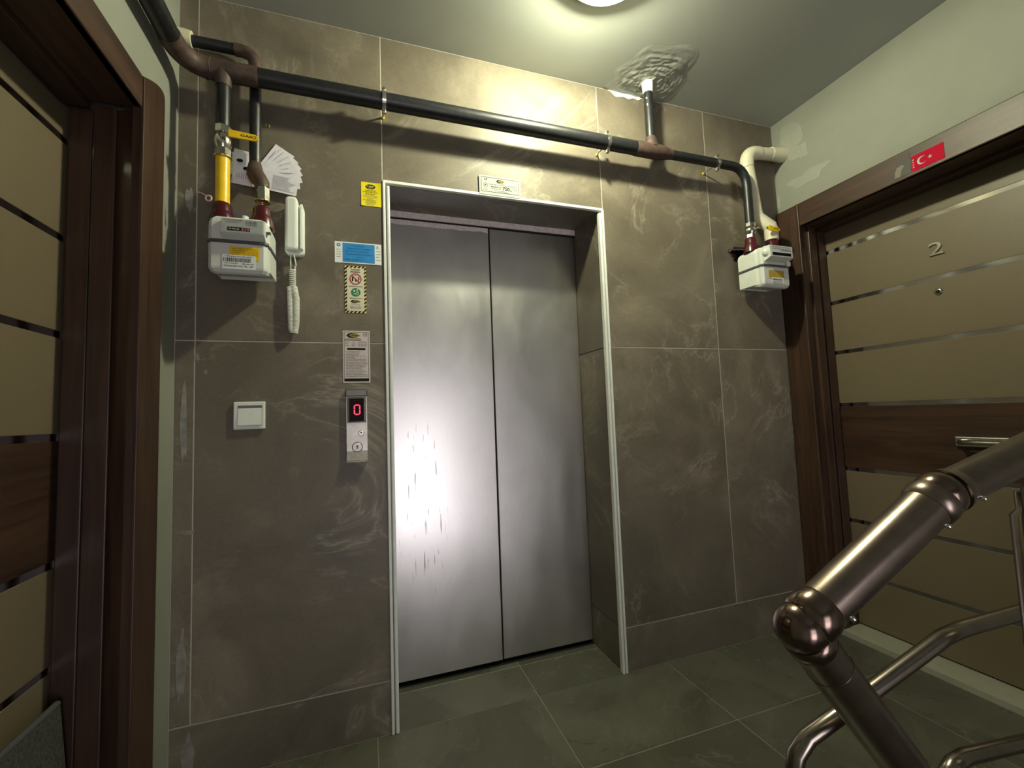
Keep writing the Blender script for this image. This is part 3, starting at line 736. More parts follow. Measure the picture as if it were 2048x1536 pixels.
# ------------------------------------------------------------------ gas meters
def meter(cx, yf, zb, zs, zt, ports, label, right):
    g = thing('gas_meter', (cx, -0.09, zb), label, 'gas meter')
    def plan(ins, z, yfr=yf):
        w = (0.087 if right else 0.081)-ins; wf = w-0.011; yb = -0.028-ins; y2 = yfr+0.038
        yq = yfr+ins
        pts = [(-w, yb), (-w, y2), (-w*0.96, y2-0.014), (-wf-0.010, yq+0.010), (-wf, yq), (wf, yq), (wf+0.010, yq+0.010), (w*0.96, y2-0.014), (w, y2), (w, yb)]
        up = 0.030 if z < zb+0.015 else 0.0
        return [(cx+a, b, z+up*max(0.0, (b-yfr-0.02))/0.12) for a, b in pts]
    obj('lower_case', MB().loft([plan(0.014, zb), plan(0.006, zb+0.004), plan(0.001, zb+0.013), plan(0, zb+0.02), plan(0, zs-0.005)]), M['meter'], g)
    obj('seam_band', MB().loft([plan(-0.002, zs-0.0055), plan(-0.004, zs-0.003), plan(-0.004, zs+0.003), plan(-0.002, zs+0.0055)]), M['meterband'], g)
    obj('upper_case', MB().loft([plan(0, zs+0.005), plan(0, zt-0.022), plan(0.003, zt-0.010), plan(0.010, zt-0.002), plan(0.024, zt)]), M['meter'], g)
    # counter box with sloping underside
    bx0, bx1, bz0, bz1, pr = (-0.040, 0.078, zs+0.006, zt-0.014, 0.020) if not right else (-0.072, 0.068, zs+0.016, zt-0.002, 0.034)
    box = [(bz1, yf+0.004), (bz1-0.004, yf-pr), (bz0+0.014, yf-pr-0.002), (bz0, yf+0.002)]
    if not right:
        bx0, bx1 = -0.040, 0.076
    cb = obj('counter_box', MB().poly([(cx+bx0, y, z) for z, y in box], (bx1-bx0, 0, 0)), M['meter'], g)
    F = Flat((cx+bx0, yf-pr-0.0022, bz0+0.014), (1, 0, 0), (0, 0, 1))
    W = bx1-bx0; H = bz1-0.004-(bz0+0.014)
    lb = obj('counter_label', F.rrect(MB(), 0.003, W-0.004, 0.002, H-0.001, 0.002, 0.0006, 0.0005), M['splate'] if not right else M['meter'], cb)
    F = Flat((cx+bx0, yf-pr-0.0030, bz0+0.014), (1, 0, 0), (0, 0, 1))
    ink = MB()
    if not right:
        obj('counter_window', F.rect(MB(), 0.018, 0.055, 0.006, 0.017, 0.0003), M['mglass'], cb)
        obj('counter_window_red', F.rect(MB(), 0.055, 0.078, 0.006, 0.017, 0.0003), M['mred'], cb)
        obj('counter_digits', F.text(MB(), '0465 212', 0.021, 0.076, 0.0085, 0.0145, 0.0007), M['paleink'], cb)
        F.words(ink, 0.010, 0.062, H-0.007, 0.0035, 0.0005, 3); F.words(ink, 0.012, 0.050, H-0.013, 0.0028, 0.0005, 4)
        F.barcode(ink, 0.066, 0.098, H-0.015, H-0.005, 0.0005, 5, 0.0008); F.words(ink, 0.066, 0.098, H-0.0195, 0.003, 0.0005, 6)
        F.words(ink, 0.006, 0.014, 0.018, 0.0025, 0.0005, 7); F.words(ink, 0.006, 0.013, 0.012, 0.0025, 0.0005, 8)
        obj('counter_print', ink, M['greyink'], cb)
        obj('side_hook', MB().box(cx+0.074, cx+0.088, yf+0.002, yf+0.016, zs+0.036, zs+0.041).box(cx+0.074, cx+0.078, yf+0.002, yf+0.010, zs+0.024, zs+0.038), M['meterband'], g)
    else:
        obj('counter_window', F.rect(MB(), 0.012, W-0.014, 0.006, 0.020, 0.0003), M['mglass'], cb)
        F.words(ink, 0.012, W-0.012, H-0.010, 0.004, 0.0005, 13); F.words(ink, 0.012, W-0.012, H-0.018, 0.004, 0.0005, 14); F.barcode(ink, 0.06, W-0.012, H-0.026, H-0.020, 0.0005, 15)
        obj('counter_print', ink, M['greyink'], cb)
        kx = cx+bx0
        obj('side_cap', MB().lathe((kx+0.004, yf-0.012, (bz0+bz1)/2+0.006), (-0.8, -0.6, 0), [(0, 0.019), (0.010, 0.018), (0.014, 0.014), (0.016, 0.001)], 24), M['meter'], g)
        obj('seal_tab', MB().bbox(cx+bx1-0.012, cx+bx1+0.010, yf-0.014, yf-0.002, bz0-0.016, bz0+0.006, 0.003), M['white'], g)
    # stickers on the lower front
    F = Flat((cx, yf-0.0006, zb), (1, 0, 0), (0, 0, 1))
    if not right:
        ys_ = obj('notice_sticker', F.poly(MB(), [(-0.022, 0.042), (0.054, 0.042), (0.058, 0.042), (0.060, 0.083), (-0.022, 0.083)], 0.0004, 0.0004), M['yellow'], g)
        yk = MB()
        for i in range(4): F.words(yk, -0.015, 0.055, 0.0555+i*0.0065, 0.0036, 0.0008, 20+i)
        obj('notice_print', yk, M['gold'], ys_)
        bl = obj('barcode_sticker', F.rect(MB(), -0.040, 0.049, 0.012, 0.056, 0.0012, 0.0004), M['paperw'], g)
        k = MB(); F.barcode(k, -0.037, 0.036, 0.034, 0.047, 0.0016, 30, 0.0010)
        F.words(k, -0.034, 0.042, 0.0500, 0.0032, 0.0016, 31); F.words(k, -0.035, 0.002, 0.0285, 0.0030, 0.0016, 32); F.words(k, 0.012, 0.044, 0.0275, 0.0036, 0.0016, 33)
        F.text(k, 'DOGALGAZ ACIL TEL : 187', -0.036, 0.042, 0.0185, 0.0240, 0.0016)
        obj('barcode_print', k, M['ink'], bl)
    else:
        ys_ = obj('notice_sticker', F.rect(MB(), -0.050, 0.045, 0.040, 0.080, 0.0004, 0.0004), M['gold'], g)
        bl = obj('barcode_sticker', F.rect(MB(), -0.035, 0.040, 0.016, 0.046, 0.0012, 0.0004), M['paperw'], g)
        k = MB(); F.barcode(k, -0.030, 0.030, 0.032, 0.041, 0.0016, 40); F.words(k, -0.030, 0.034, 0.025, 0.004, 0.0016, 41); F.words(k, -0.030, 0.034, 0.018, 0.004, 0.0016, 42)
        obj('barcode_print', k, M['ink'], bl)
    # burgundy connector caps
    for i, px_ in enumerate(ports):
        obj('connector_cap', MB().tube([(px_, YP, zt-0.004), (px_, YP, zt+0.022), (px_, YP, zt+0.036), (px_, YP, zt+0.042), (px_, YP, zt+0.060), (px_, YP, zt+0.068)], [0.038, 0.035, 0.030, 0.0275, 0.0275, 0.0225], 20), M['burg'], g)
    return g
gm1 = meter(-0.862, -0.168, 1.562, 1.660, 1.742, (-0.925, -0.811), 'large grey-white gas meter with barcode label beside the intercom handset', False)
obj('clear_tag', MB().poly([(-0.905, -0.06, 1.742), (-0.835, -0.06, 1.742), (-0.832, -0.06, 1.795), (-0.838, -0.06, 1.806), (-0.900, -0.06, 1.806), (-0.905, -0.06, 1.798)], (0, 0.002, 0)), M['clear'], gm1)
obj('seal_plug', MB().tube([(-0.858, -0.115, 1.742), (-0.853, -0.117, 1.765)], 0.0095, 14), M['white'], gm1)
obj('seal_clip', MB().bbox(-0.885, -0.862, -0.12, -0.11, 1.740, 1.752, 0.002), M['white'], gm1)
gm2 = meter(1.350, -0.162, 1.650, 1.752, 1.842, (1.289, 1.424), 'white gas meter on the cream plastic pipe next to the door numbered 2', True)
obj('mounting_bracket', MB().poly([(1.235, -0.004, 1.880), (1.53, -0.004, 1.880), (1.53, -0.004, 1.868), (1.235, -0.004, 1.868)], (0, 0.004, 0)).poly([(1.232, -0.004, 1.884), (1.480, -0.004, 1.884), (1.450, -0.110, 1.848), (1.272, -0.110, 1.848)], (0, 0, -0.006)).poly([(1.245, -0.012, 1.842), (1.50, -0.012, 1.842), (1.50, -0.012, 1.905), (1.262, -0.012, 1.895)], (0, 0.004, 0)), M['burgdark'], gm2)
obj('bracket_screw', MB().tube([(1.240, -0.004, 1.874), (1.240, -0.016, 1.874)], 0.006, 10), M['galv'], gm2)

sl = thing('seal_tag', (-0.945, -0.10, 1.815), 'small pink wire seal loop above the left gas meter', 'seal')
obj('loop', MB().torus((-0.955, -0.118, 1.812), (0.2, 1, 0), 0.0085, 0.0028, 20, 8), M['pinktag'], sl)
obj('wire', MB().tube([(-0.961, -0.118, 1.819), (-0.972, -0.116, 1.826), (-0.985, -0.110, 1.832)], 0.0016, 6), M['pinktag'], sl)

# cream plastic pipe from the right wall down to the right meter
pv = thing('plastic_pipe', (1.36, -0.05, 2.2), 'cream plastic pipe bending from the right wall down to the meter', 'pipe')
obj('wall_elbow', MB().tube([(1.592+0.006, -0.052, 2.400), (1.575, -0.055, 2.398), (1.545, -0.055, 2.396), (1.50, -0.055, 2.392)], [0.037, 0.036, 0.034, 0.033], 22), M['pvc'], pv)
obj('level_run', MB().tube([(1.51, -0.055, 2.392), (1.40, -0.055, 2.380)], 0.0300, 22), M['pvc'], pv)
obj('bend', MB().tube([(1.42, -0.055, 2.382)]+arc((1.405, -0.055, 2.381), (1.338, -0.055, 2.376), (1.340, -0.055, 2.305), 9)+[(1.342, -0.055, 2.295)], 0.0325, 22), M['pvc'], pv)
obj('drop_run', MB().tube([(1.342, -0.055, 2.30), (1.378, -0.055, 2.045)], 0.0295, 22), M['pvc'], pv)
obj('offset_bend', MB().tube([(1.376, -0.055, 2.060), (1.379, -0.056, 2.040), (1.421, -0.088, 1.984), (1.424, -0.090, 1.965)], [0.0305, 0.0315, 0.0315, 0.0315], 20), M['pvc'], pv)
obj('socket', MB().tube([(1.424, -0.090, 1.972), (1.424, -0.090, 1.9115)], 0.0315, 22), M['pvc'], pv)

# ------------------------------------------------------------------ papers stuck behind the pipe
def sheet(px_, pz, ang, back, fwd, wd, y, mat, label, seed, prints=True):
    a = math.radians(ang); d = Vector((math.cos(a), 0, math.sin(a))); e = Vector((-math.sin(a), 0, math.cos(a)))
    c = Vector((px_, 0, pz))
    nx, nz = 8, 5; vs = []; fs = []
    P = lambda s_, t_: c+d*(-back+(back+fwd)*s_)+e*(wd*(t_-0.5))+Vector((0, y-0.001*s_*s_+0.0005*math.sin(3*t_), 0))
    for layer in (0, 0.0006):
        for i in range(nx+1):
            for j in range(nz+1):
                vs.append(P(i/nx, j/nz)+Vector((0, layer, 0)))
    n1 = (nx+1)*(nz+1)
    for i in range(nx):
        for j in range(nz):
            q = i*(nz+1)+j; f = (q, q+1, q+nz+2, q+nz+1)
            fs.append(f); fs.append(tuple(n1+k for k in f[::-1]))
    o = tag(obj('paper_slip', MB().add(vs, fs, True), mat, base=(px_, 0, pz)), label, 'paper', 'folded paper slips tucked behind the gas pipe')
    if prints:
        mb = MB(); rnd = random.Random(seed)
        for k in range(9):
            t = 0.12+0.085*k; s0, s1 = 0.42, rnd.uniform(0.7, 0.95)
            q = [P(s0, t), P(s1, t), P(s1, t+0.030), P(s0, t+0.030)]
            mb.add([p+Vector((0, -0.0012, 0)) for p in q], [(0, 1, 2, 3)])
        obj('print_lines', mb, M['paleink'], o)
    return o
FAN = [(58, 0.142, 'topmost'), (48, 0.138, 'second from the top'), (38, 0.136, 'third from the top'), (28, 0.132, 'fourth from the top'), (17, 0.128, 'fifth from the top'), (6, 0.122, 'second from the bottom'), (-8, 0.118, 'lowest')]
for i, (an, L, wd) in enumerate(FAN):
    sheet(-0.832, 1.950, an, 0.02, L, 0.070, -0.004-0.0022*i, M['paper'], 'grey printed bill slip fanned right of the pipe, %s of the fan' % wd, 50+i, True)
for i, (px_, pz, an, w_, h_, lab) in enumerate(((-0.905, 1.975, 80, 0.045, 0.075, 'white card standing tallest between the two thin gas pipes'), (-0.885, 1.955, 98, 0.050, 0.085, 'white card with a black oval mark between the two thin gas pipes'), (-0.862, 1.965, 88, 0.045, 0.070, 'grey paper slip partly behind the black drop pipe'), (-0.880, 1.940, 84, 0.080, 0.03, 'folded slip lying lowest between the two thin gas pipes'))):
    o = sheet(px_, pz, an, 0.02, h_, w_, -0.005-0.002*i if i < 3 else -0.013, M['paperw'] if i < 2 else M['paper'], lab, 70+i, i == 3)
    if i < 2:
        F = Flat((px_+0.004, -0.0165-0.002*i, pz), (1, 0, 0), (0, 0, 1))
        obj('oval_mark', F.ell(MB(), 0.006, 0.030-0.008*i, 0.010, 0.006, 0.0), M['ink'], o)
# the screw eye left of them
sh = thing('screw_eye', (-0.811, 0, 2.147), 'tiny brass screw eye in the tile above the paper slips', 'hook')
obj('eye', MB().torus((-0.811, -0.012, 2.147), (0.3, 0.9, 0.2), 0.0065, 0.0016, 18, 6), M['brass'], sh)
obj('shank', MB().tube([(-0.811, 0.003, 2.150), (-0.811, -0.008, 2.152)], 0.0018, 6), M['brass'], sh)

# ------------------------------------------------------------------ intercom handset
ic = thing('intercom', (-0.724, 0, 1.684), 'white wall intercom handset with a coiled cord', 'intercom')
def rbox(x0, x1, y0, y1, z0, z1, r, rz, bev=0.004):
    """upright slab with rounded outline"""
    def ring(y, ins):
        pts = []
        for cx, cz, st in ((x1-r, z0+rz, -90), (x1-r, z1-rz, 0), (x0+r, z1-rz, 90), (x0+r, z0+rz, 180)):
            for q in range(7):
                t = math.radians(st+q*15); pts.append((cx+(r-ins)*math.cos(t), y, cz+(rz-ins)*math.sin(t)))
        return pts
    return MB().loft([ring(y1, 0), ring(y0+bev, 0), ring(y0+bev*0.3, bev*0.5), ring(y0, bev*1.4)], False)
obj('cradle', rbox(-0.757, -0.694, -0.022, -0.0005, 1.684, 1.866, 0.014, 0.020), M['white'], ic)
obj('cradle_wing', MB().bbox(-0.706, -0.6965, -0.042, -0.004, 1.700, 1.862, 0.003), M['white'], ic)
obj('handset', rbox(-0.750, -0.711, -0.056, -0.024, 1.692, 1.880, 0.012, 0.016, 0.006), M['white'], ic)
obj('cord_lead', MB().tube([(-0.727, -0.03, 1.688), (-0.724, -0.028, 1.67), (-0.721, -0.02, 1.65), (-0.727, -0.016, 1.632)], 0.0022, 8).tube([(-0.738, -0.015, 1.69), (-0.739, -0.014, 1.66), (-0.738, -0.014, 1.632)], 0.0022, 8), M['cord'], ic)
def coil(path, R, r, turns, seg=9, phase=0.0):
    pts = []; n = turns*seg
    path = [Vector(p) for p in path]; L = [0]
    for a, b in zip(path, path[1:]): L.append(L[-1]+(b-a).length)
    for i in range(n+1):
        q = L[-1]*i/n; k = max(j for j in range(len(path)-1) if L[j] <= q+1e-9)
        c = path[k].lerp(path[k+1], (q-L[k])/(L[k+1]-L[k]))
        t = 2*math.pi*i/seg+phase
        pts.append(c+Vector((R*math.cos(t), R*math.sin(t)*0.9, 0)))
    return MB().tube(pts, r, 5)
cc = coil([(-0.733, -0.014, 1.635), (-0.733, -0.014, 1.545)], 0.0095, 0.0025, 13)
obj('coil_upper', cc, M['cord'], ic)
obj('coil_strand', coil([(-0.741, -0.014, 1.572), (-0.740, -0.014, 1.52), (-0.737, -0.014, 1.425), (-0.732, -0.014, 1.410)], 0.0092, 0.0026, 34), M['cord'], ic)
obj('coil_strand', coil([(-0.729, -0.016, 1.575), (-0.721, -0.016, 1.53), (-0.722, -0.016, 1.440), (-0.727, -0.016, 1.408)], 0.0092, 0.0026, 34, phase=1.0), M['cord'], ic)

# ------------------------------------------------------------------ light switch
sw = thing('light_switch', (-0.864, 0, 1.083), 'square white light switch on the brown tiles', 'switch')
obj('switch_plate', MB().bbox(-0.911, -0.818, -0.010, -0.0003, 1.083, 1.175, 0.003), M['white'], sw)
obj('rocker_gap_shade', MB().box(-0.8985, -0.8265, -0.0105, -0.006, 1.0955, 1.1625), M['greyink'], sw)  # grey slab whose rim paints the shade of the gap round the rocker
obj('rocker', MB().poly([(-0.8975, -0.014, 1.0965), (-0.8975, -0.010, 1.1615), (-0.8975, -0.006, 1.1615), (-0.8975, -0.006, 1.0965)], (0.0700, 0, 0)), M['white'], sw)

# ------------------------------------------------------------------ stickers and plates by the lift
def logo(F, root, a, b, w, h, k, txt='LAREN'):
    mb = MB(); F.poly(mb, [(a-w/2, b), (a-w*0.34, b+h*0.40), (a-w*0.1, b+h*0.5), (a+w*0.25, b+h*0.36), (a+w/2, b), (a+w*0.25, b-h*0.36), (a-w*0.1, b-h*0.5), (a-w*0.34, b-h*0.40)], k)
    obj('logo_dark', mb, M['ink'], root)
    obj('logo_gold', F.ell(MB(), a+w*0.08, b, w*0.37, h*0.32, k+0.0003), M['gold'], root)
    obj('logo_letters', F.text(MB(), txt, a-w*0.22, a+w*0.38, b-h*0.16, b+h*0.16, k+0.0006), M['ink'], root)

# yellow service sticker
t = thing('service_sticker', (-0.466, 0, 1.901), 'yellow lift service sticker at the top left of the lift recess', 'sticker')
F = Flat((-0.502, -0.0005, 1.901), (1, 0, 0), (0, 0, 1))
vs = []; fs = []
for i in range(9):
    for j in range(9):
        a, b = i/8, j/8
        cur = 0.006*max(0, (a-0.65)/0.35)**2*max(0, b-0.3)+0.003*max(0, 0.25-a)**1*max(0, 0.6-b)*4
        vs.append((-0.502+0.072*a, -0.0012-cur, 1.901+0.092*b))
for i in range(8):
    for j in range(8): q = i*9+j; fs.append((q, q+1, q+10, q+9))
obj('sheet', MB().add(vs, fs, True), M['syellow'], t)
obj('oval_badge', F.ell(MB(), 0.034, 0.0755, 0.0175, 0.0085, 0.0022), M['ink'], t)
bk = MB(); F.text(bk, 'LIFT', 0.027, 0.042, 0.0685, 0.0725, 0.0026); F.words(bk, 0.020, 0.049, 0.0745, 0.0045, 0.0026, 90)
obj('badge_print', bk, M['hazard'], t)
k = MB(); F.text(k, 'ASANSÖRLERİNİZİN', 0.014, 0.053, 0.0585, 0.0635, 0.0024); F.text(k, 'Yeni Tesisat, Bakım, Onarım', 0.006, 0.060, 0.0515, 0.0560, 0.0024)
F.words(k, 0.016, 0.050, 0.0445, 0.0040, 0.0024, 91)
obj('print_bold', k, M['ink'], t)
k = MB()
for i, (a0, a1) in enumerate(((0.008, 0.058), (0.008, 0.058), (0.022, 0.044), (0.008, 0.058), (0.018, 0.058), (0.012, 0.055), (0.020, 0.048))):
    F.words(k, a0, a1, 0.0385-0.0055*i, 0.0026, 0.0026, 100+i)
obj('print_small', k, M['greyink'], t)

# blue notice
t = thing('blue_notice', (-0.5145, 0, 1.676), 'white notice sticker with a large blue panel left of the lift', 'sticker')
F = Flat((-0.596, -0.0003, 1.676), (1, 0, 0), (0, 0, 1))
obj('sheet', F.rect(MB(), 0, 0.163, 0, 0.079, 0.0010, 0.0008), M['paperw'], t)
obj('blue_panel', F.rect(MB(), 0.027, 0.139, 0.004, 0.075, 0.0014), M['sblue'], t)
k = MB()
for i, (a0, a1, h) in enumerate(((0.065, 0.105, 0.0045), (0.045, 0.130, 0.0050), (0.037, 0.120, 0.0050), (0.037, 0.132, 0.0050), (0.075, 0.095, 0.0035), (0.034, 0.100, 0.005))):
    F.words(k, a0, a1, 0.064-0.0105*i, h, 0.0018, 120+i)
obj('blue_print', k, M['sblueink'], t)
k = MB()
for i in range(5): F.words(k, 0.144, 0.159, 0.061-0.011*i, 0.003, 0.0014, 130+i)
for i in range(4): F.words(k, 0.006, 0.021, 0.048-0.009*i, 0.0028, 0.0014, 140+i)
F.rect(k, 0.146, 0.152, 0.067, 0.071, 0.0014)
obj('side_print', k, M['greyink'], t)
obj('emblem', F.ring(MB(), 0.0135, 0.066, 0.003, 0.0065, 0.0014), M['sblueink'], t)

# fire warning strip with hazard border
t = thing('fire_warning_sticker', (-0.526, 0, 1.491), 'tall fire warning sticker with black and yellow hazard border', 'sticker')
F = Flat((-0.563, -0.0003, 1.491), (1, 0, 0), (0, 0, 1)); W, H = 0.074, 0.175
obj('border', F.rect(MB(), 0, W, 0, H, 0.0010, 0.0008), M['hazard'], t)
k = MB(); bw = 0.0075; n = 12
for i in range(n):
    b = 0.004+i*(H-0.006)/n; q = (H-0.006)/n*0.5
    for a in (0, W-bw): F.poly(k, [(a, b), (a+bw, b+0.006), (a+bw, min(H, b+0.006+q)), (a, b+q)], 0.0014)
for i in range(5):
    a = 0.003+i*(W-0.006)/5; q = (W-0.006)/10
    for b in (0, H-bw): F.poly(k, [(a, b), (a+q, b), (min(W, a+q+0.006), b+bw), (min(W, a+0.006), b+bw)], 0.0014)
obj('hazard_stripes', k, M['ink'], t)
obj('sheet', F.rect(MB(), bw, W-bw, bw, H-bw, 0.0018), M['scream'], t)
k = MB(); F.text(k, 'YANGIN', 0.021, 0.053, 0.158, 0.164, 0.0022); F.text(k, 'ESNASINDA', 0.020, 0.054, 0.1495, 0.1555, 0.0022)
F.text(k, 'ASANSÖRÜ KULLANMA', 0.013, 0.061, 0.0965, 0.1010, 0.0022); F.text(k, 'MERDİVENİ KULLAN', 0.016, 0.060, 0.0525, 0.0570, 0.0022)
F.ell(k, 0.027, 0.131, 0.0028, 0.0028, 0.0022, 14); F.poly(k, [(0.0245, 0.128), (0.0295, 0.128), (0.029, 0.117), (0.025, 0.117)], 0.0022)
F.poly(k, [(0.036, 0.126), (0.041, 0.126), (0.040, 0.115), (0.037, 0.115)], 0.0022); F.poly(k, [(0.044, 0.137), (0.052, 0.131), (0.0485, 0.131), (0.053, 0.124), (0.048, 0.125), (0.050, 0.116), (0.045, 0.124), (0.048, 0.124), (0.0445, 0.130), (0.048, 0.130)], 0.0022)
F.poly(k, [(0.034, 0.138), (0.0365, 0.143), (0.039, 0.138)], 0.0022)
obj('print', k, M['ink'], t)
k = MB(); F.ring(k, 0.0375, 0.1265, 0.0175, 0.0210, 0.0028); F.line(k, 0.0245, 0.1395, 0.0505, 0.1135, 0.0034, 0.0028)
obj('prohibition_ring', k, M['sred'], t)
obj('green_disc', F.ell(MB(), 0.0375, 0.0765, 0.0165, 0.0160, 0.0022), M['sgreen'], t)
k = MB(); F.rect(k, 0.029, 0.0355, 0.078, 0.085, 0.0026); F.line(k, 0.041, 0.087, 0.043, 0.078, 0.0040, 0.0026); F.line(k, 0.041, 0.080, 0.0475, 0.071, 0.0028, 0.0026); F.line(k, 0.043, 0.080, 0.038, 0.072, 0.0028, 0.0026); F.line(k, 0.029, 0.072, 0.046, 0.0665, 0.0022, 0.0026); F.ell(k, 0.0440, 0.0885, 0.0020, 0.0020, 0.0026, 12); F.line(k, 0.043, 0.083, 0.0485, 0.0805, 0.0018, 0.0026)
obj('running_figure', k, M['scream'], t)
logo(F, t, 0.037, 0.0425, 0.036, 0.0125, 0.0022)
k = MB(); F.words(k, 0.020, 0.054, 0.0315, 0.0030, 0.0022, 150)
for i in range(3): F.words(k, 0.018, 0.057, 0.0245-0.0045*i, 0.0026, 0.0022, 151+i)
obj('small_print', k, M['greyink'], t)

# instruction plate
t = thing('instruction_plate', (-0.5255, 0, 1.235), 'pinkish white lift instruction plate above the call panel', 'plate')
F = Flat((-0.572, -0.0003, 1.235), (1, 0, 0), (0, 0, 1)); W, H = 0.093, 0.190
obj('sheet', F.rect(MB(), 0, W, 0, H, 0.0012, 0.0010), M['spink'], t)
k = MB(); F.frame(k, 0.0045, W-0.0045, 0.005, H-0.005, 0.0011, 0.0016)
F.rect(k, 0.006, 0.063, 0.1545, 0.1570, 0.0016); F.rrect(k, 0.014, 0.078, 0.1195, 0.1265, 0.003, 0.0016); F.rrect(k, 0.0045, W-0.0045, 0.005, 0.0155, 0.003, 0.0016)
obj('frame_print', k, M['ink'], t)
logo(F, t, 0.036, 0.1725, 0.048, 0.018, 0.0016)
k = MB(); F.text(k, 'CE', 0.069, 0.084, 0.1700, 0.1810, 0.0016); F.words(k, 0.012, 0.060, 0.1595, 0.0032, 0.0016, 159)
for i in range(3): F.words(k, 0.009, 0.022, 0.147-0.0068*i, 0.0034, 0.0016, 160+i); F.words(k, 0.030, 0.042, 0.147-0.0068*i, 0.0034, 0.0016, 165+i); F.words(k, 0.052, 0.084, 0.147-0.0068*i, 0.0034, 0.0016, 170+i)
ends = (0.060, 0.060, 0.055, 0.078, 0.042, 0.083, 0.082, 0.084, 0.084, 0.078, 0.076, 0.064, 0.070, 0.084, 0.070, 0.084, 0.084)
for i, e in enumerate(ends): F.words(k, 0.011, e, 0.1130-0.0057*i, 0.0032, 0.0016, 180+i)
obj('print', k, M['greyink'], t)

# load plate over the recess
t = thing('load_plate', (0.045, 0, 2.008), 'white lift load plate reading 750 above the recess', 'plate')
F = Flat((-0.045, -0.0055, 2.004), (1, 0, 0), (0, 0, 1)); W, H = 0.180, 0.081
obj('sheet', F.rect(MB(), 0, W, 0, H, 0.0012, 0.0010), M['splate'], t)
k = MB(); F.frame(k, 0.008, W-0.008, 0.012, H-0.007, 0.0013, 0.0016)
F.text(k, '750', 0.100, 0.131, 0.0250, 0.0400, 0.0016); F.text(k, 'kg', 0.133, 0.140, 0.0235, 0.0300, 0.0016); F.text(k, 'MAKSİMUM YÜK', 0.050, 0.096, 0.0330, 0.0390, 0.0016)
F.text(k, 'CE', 0.021, 0.034, 0.0600, 0.0690, 0.0016)
obj('print', k, M['ink'], t)
k = MB(); F.words(k, 0.042, 0.147, 0.0440, 0.0038, 0.0016, 200); F.words(k, 0.052, 0.095, 0.0260, 0.0036, 0.0016, 201); F.words(k, 0.062, 0.115, 0.0185, 0.0026, 0.0016, 202); F.words(k, 0.085, 0.13, 0.0145, 0.0024, 0.0016, 203)
F.words(k, 0.074, 0.110, 0.0510, 0.0028, 0.0016, 204); F.words(k, 0.018, 0.036, 0.0200, 0.003, 0.0016, 205); F.words(k, 0.150, 0.163, 0.0600, 0.003, 0.0016, 206); F.words(k, 0.150, 0.163, 0.0530, 0.003, 0.0016, 207)
F.ring(k, 0.027, 0.0390, 0.0085, 0.0100, 0.0016); F.line(k, 0.021, 0.033, 0.033, 0.045, 0.0014, 0.0016); F.poly(k, [(0.022, 0.043), (0.031, 0.044), (0.024, 0.034)], 0.0016)
F.ring(k, 0.154, 0.0390, 0.0085, 0.0100, 0.0016); F.line(k, 0.148, 0.045, 0.160, 0.033, 0.0014, 0.0016)
obj('fine_print', k, M['greyink'], t)
logo(F, t, 0.091, 0.0610, 0.038, 0.0130, 0.0016)

# call panel
t = thing('call_panel', (-0.527, 0, 0.953), 'steel lift call panel with a red zero display', 'control panel')
X = lambda u: -0.566+(u-690)*0.001625
Z = lambda v: 1.208-(v-781)*0.00182
prof = [(-0.0005, Z(920.5)), (-0.020, Z(920.5)), (-0.024, Z(918)), (-0.017, Z(907)), (-0.014, Z(900)), (-0.014, Z(797)), (-0.010, Z(784)), (-0.003, Z(780)), (-0.0005, Z(780))]
obj('panel_body', MB().poly([(X(692.5), y, z) for y, z in prof], (X(735.5)-X(692.5), 0, 0)), M['panel'], t)
obj('top_cap', MB().bbox(X(690.5), X(736.5), -0.016, -0.0004, Z(794), Z(779.5), 0.004), M['paneldark'], t)
obj('bottom_lip', MB().loft([[(X(692), y, z) for y, z in ((-0.001, Z(907)), (-0.016, Z(907)), (-0.024, Z(921)), (-0.001, Z(921)))], [(X(735), y, z) for y, z in ((-0.001, Z(907)), (-0.016, Z(907)), (-0.024, Z(921)), (-0.001, Z(921)))]]), M['panel'], t)
obj('bezel', MB().bbox(X(694), X(733.5), -0.0165, -0.012, Z(845), Z(795), 0.002), M['chrome'], t)
dsp = obj('display', MB().bbox(X(698.7), X(729), -0.0185, -0.014, Z(842.4), Z(798), 0.001), M['glassblk'], t)
F = Flat((X(714.8), -0.0189, Z(820)), (1, 0, 0), (0, 0, 1)); k = MB(); hw, hh, st = 0.0090, 0.0165, 0.0040
for (a0, b0, a1, b1) in ((-hw+st*.5, hh, hw-st*.5, hh), (-hw+st*.5, -hh, hw-st*.5, -hh), (-hw, hh-st*.4, -hw, st*.3), (-hw, -hh+st*.4, -hw, -st*.3), (hw, hh-st*.4, hw, st*.3), (hw, -hh+st*.4, hw, -st*.3)):
    F.line(k, a0, b0, a1, b1, st, 0.0)
obj('digit', k, M['led'], dsp)
bt = obj('call_button', MB().lathe((X(714.3), -0.0125, Z(892.7)), (0, -1, 0), [(0, 0.0155), (0.0030, 0.0155), (0.0034, 0.0150)], 30, smooth=False), M['panel'], t)
obj('button_ring', MB().torus((X(714.3), -0.0142, Z(892.7)), (0, 1, 0), 0.0172, 0.0012, 32, 6), M['meterband'], t)
F = Flat((X(714.3), -0.0175, Z(892.7)), (1, 0, 0), (0, 0, 1))
obj('arrow_mark', F.poly(MB(), [(0, 0.008), (-0.005, 0.002), (-0.0018, 0.002), (-0.0018, -0.006), (0.0018, -0.006), (0.0018, 0.002), (0.005, 0.002)], 0.0002), M['greyink'], bt)
ks = obj('key_switch', MB().lathe((X(722.6), -0.0125, Z(866)), (0, -1, 0), [(0, 0.0105), (0.0020, 0.0100), (0.0030, 0.0085)], 24, smooth=False), M['nickel'], t)
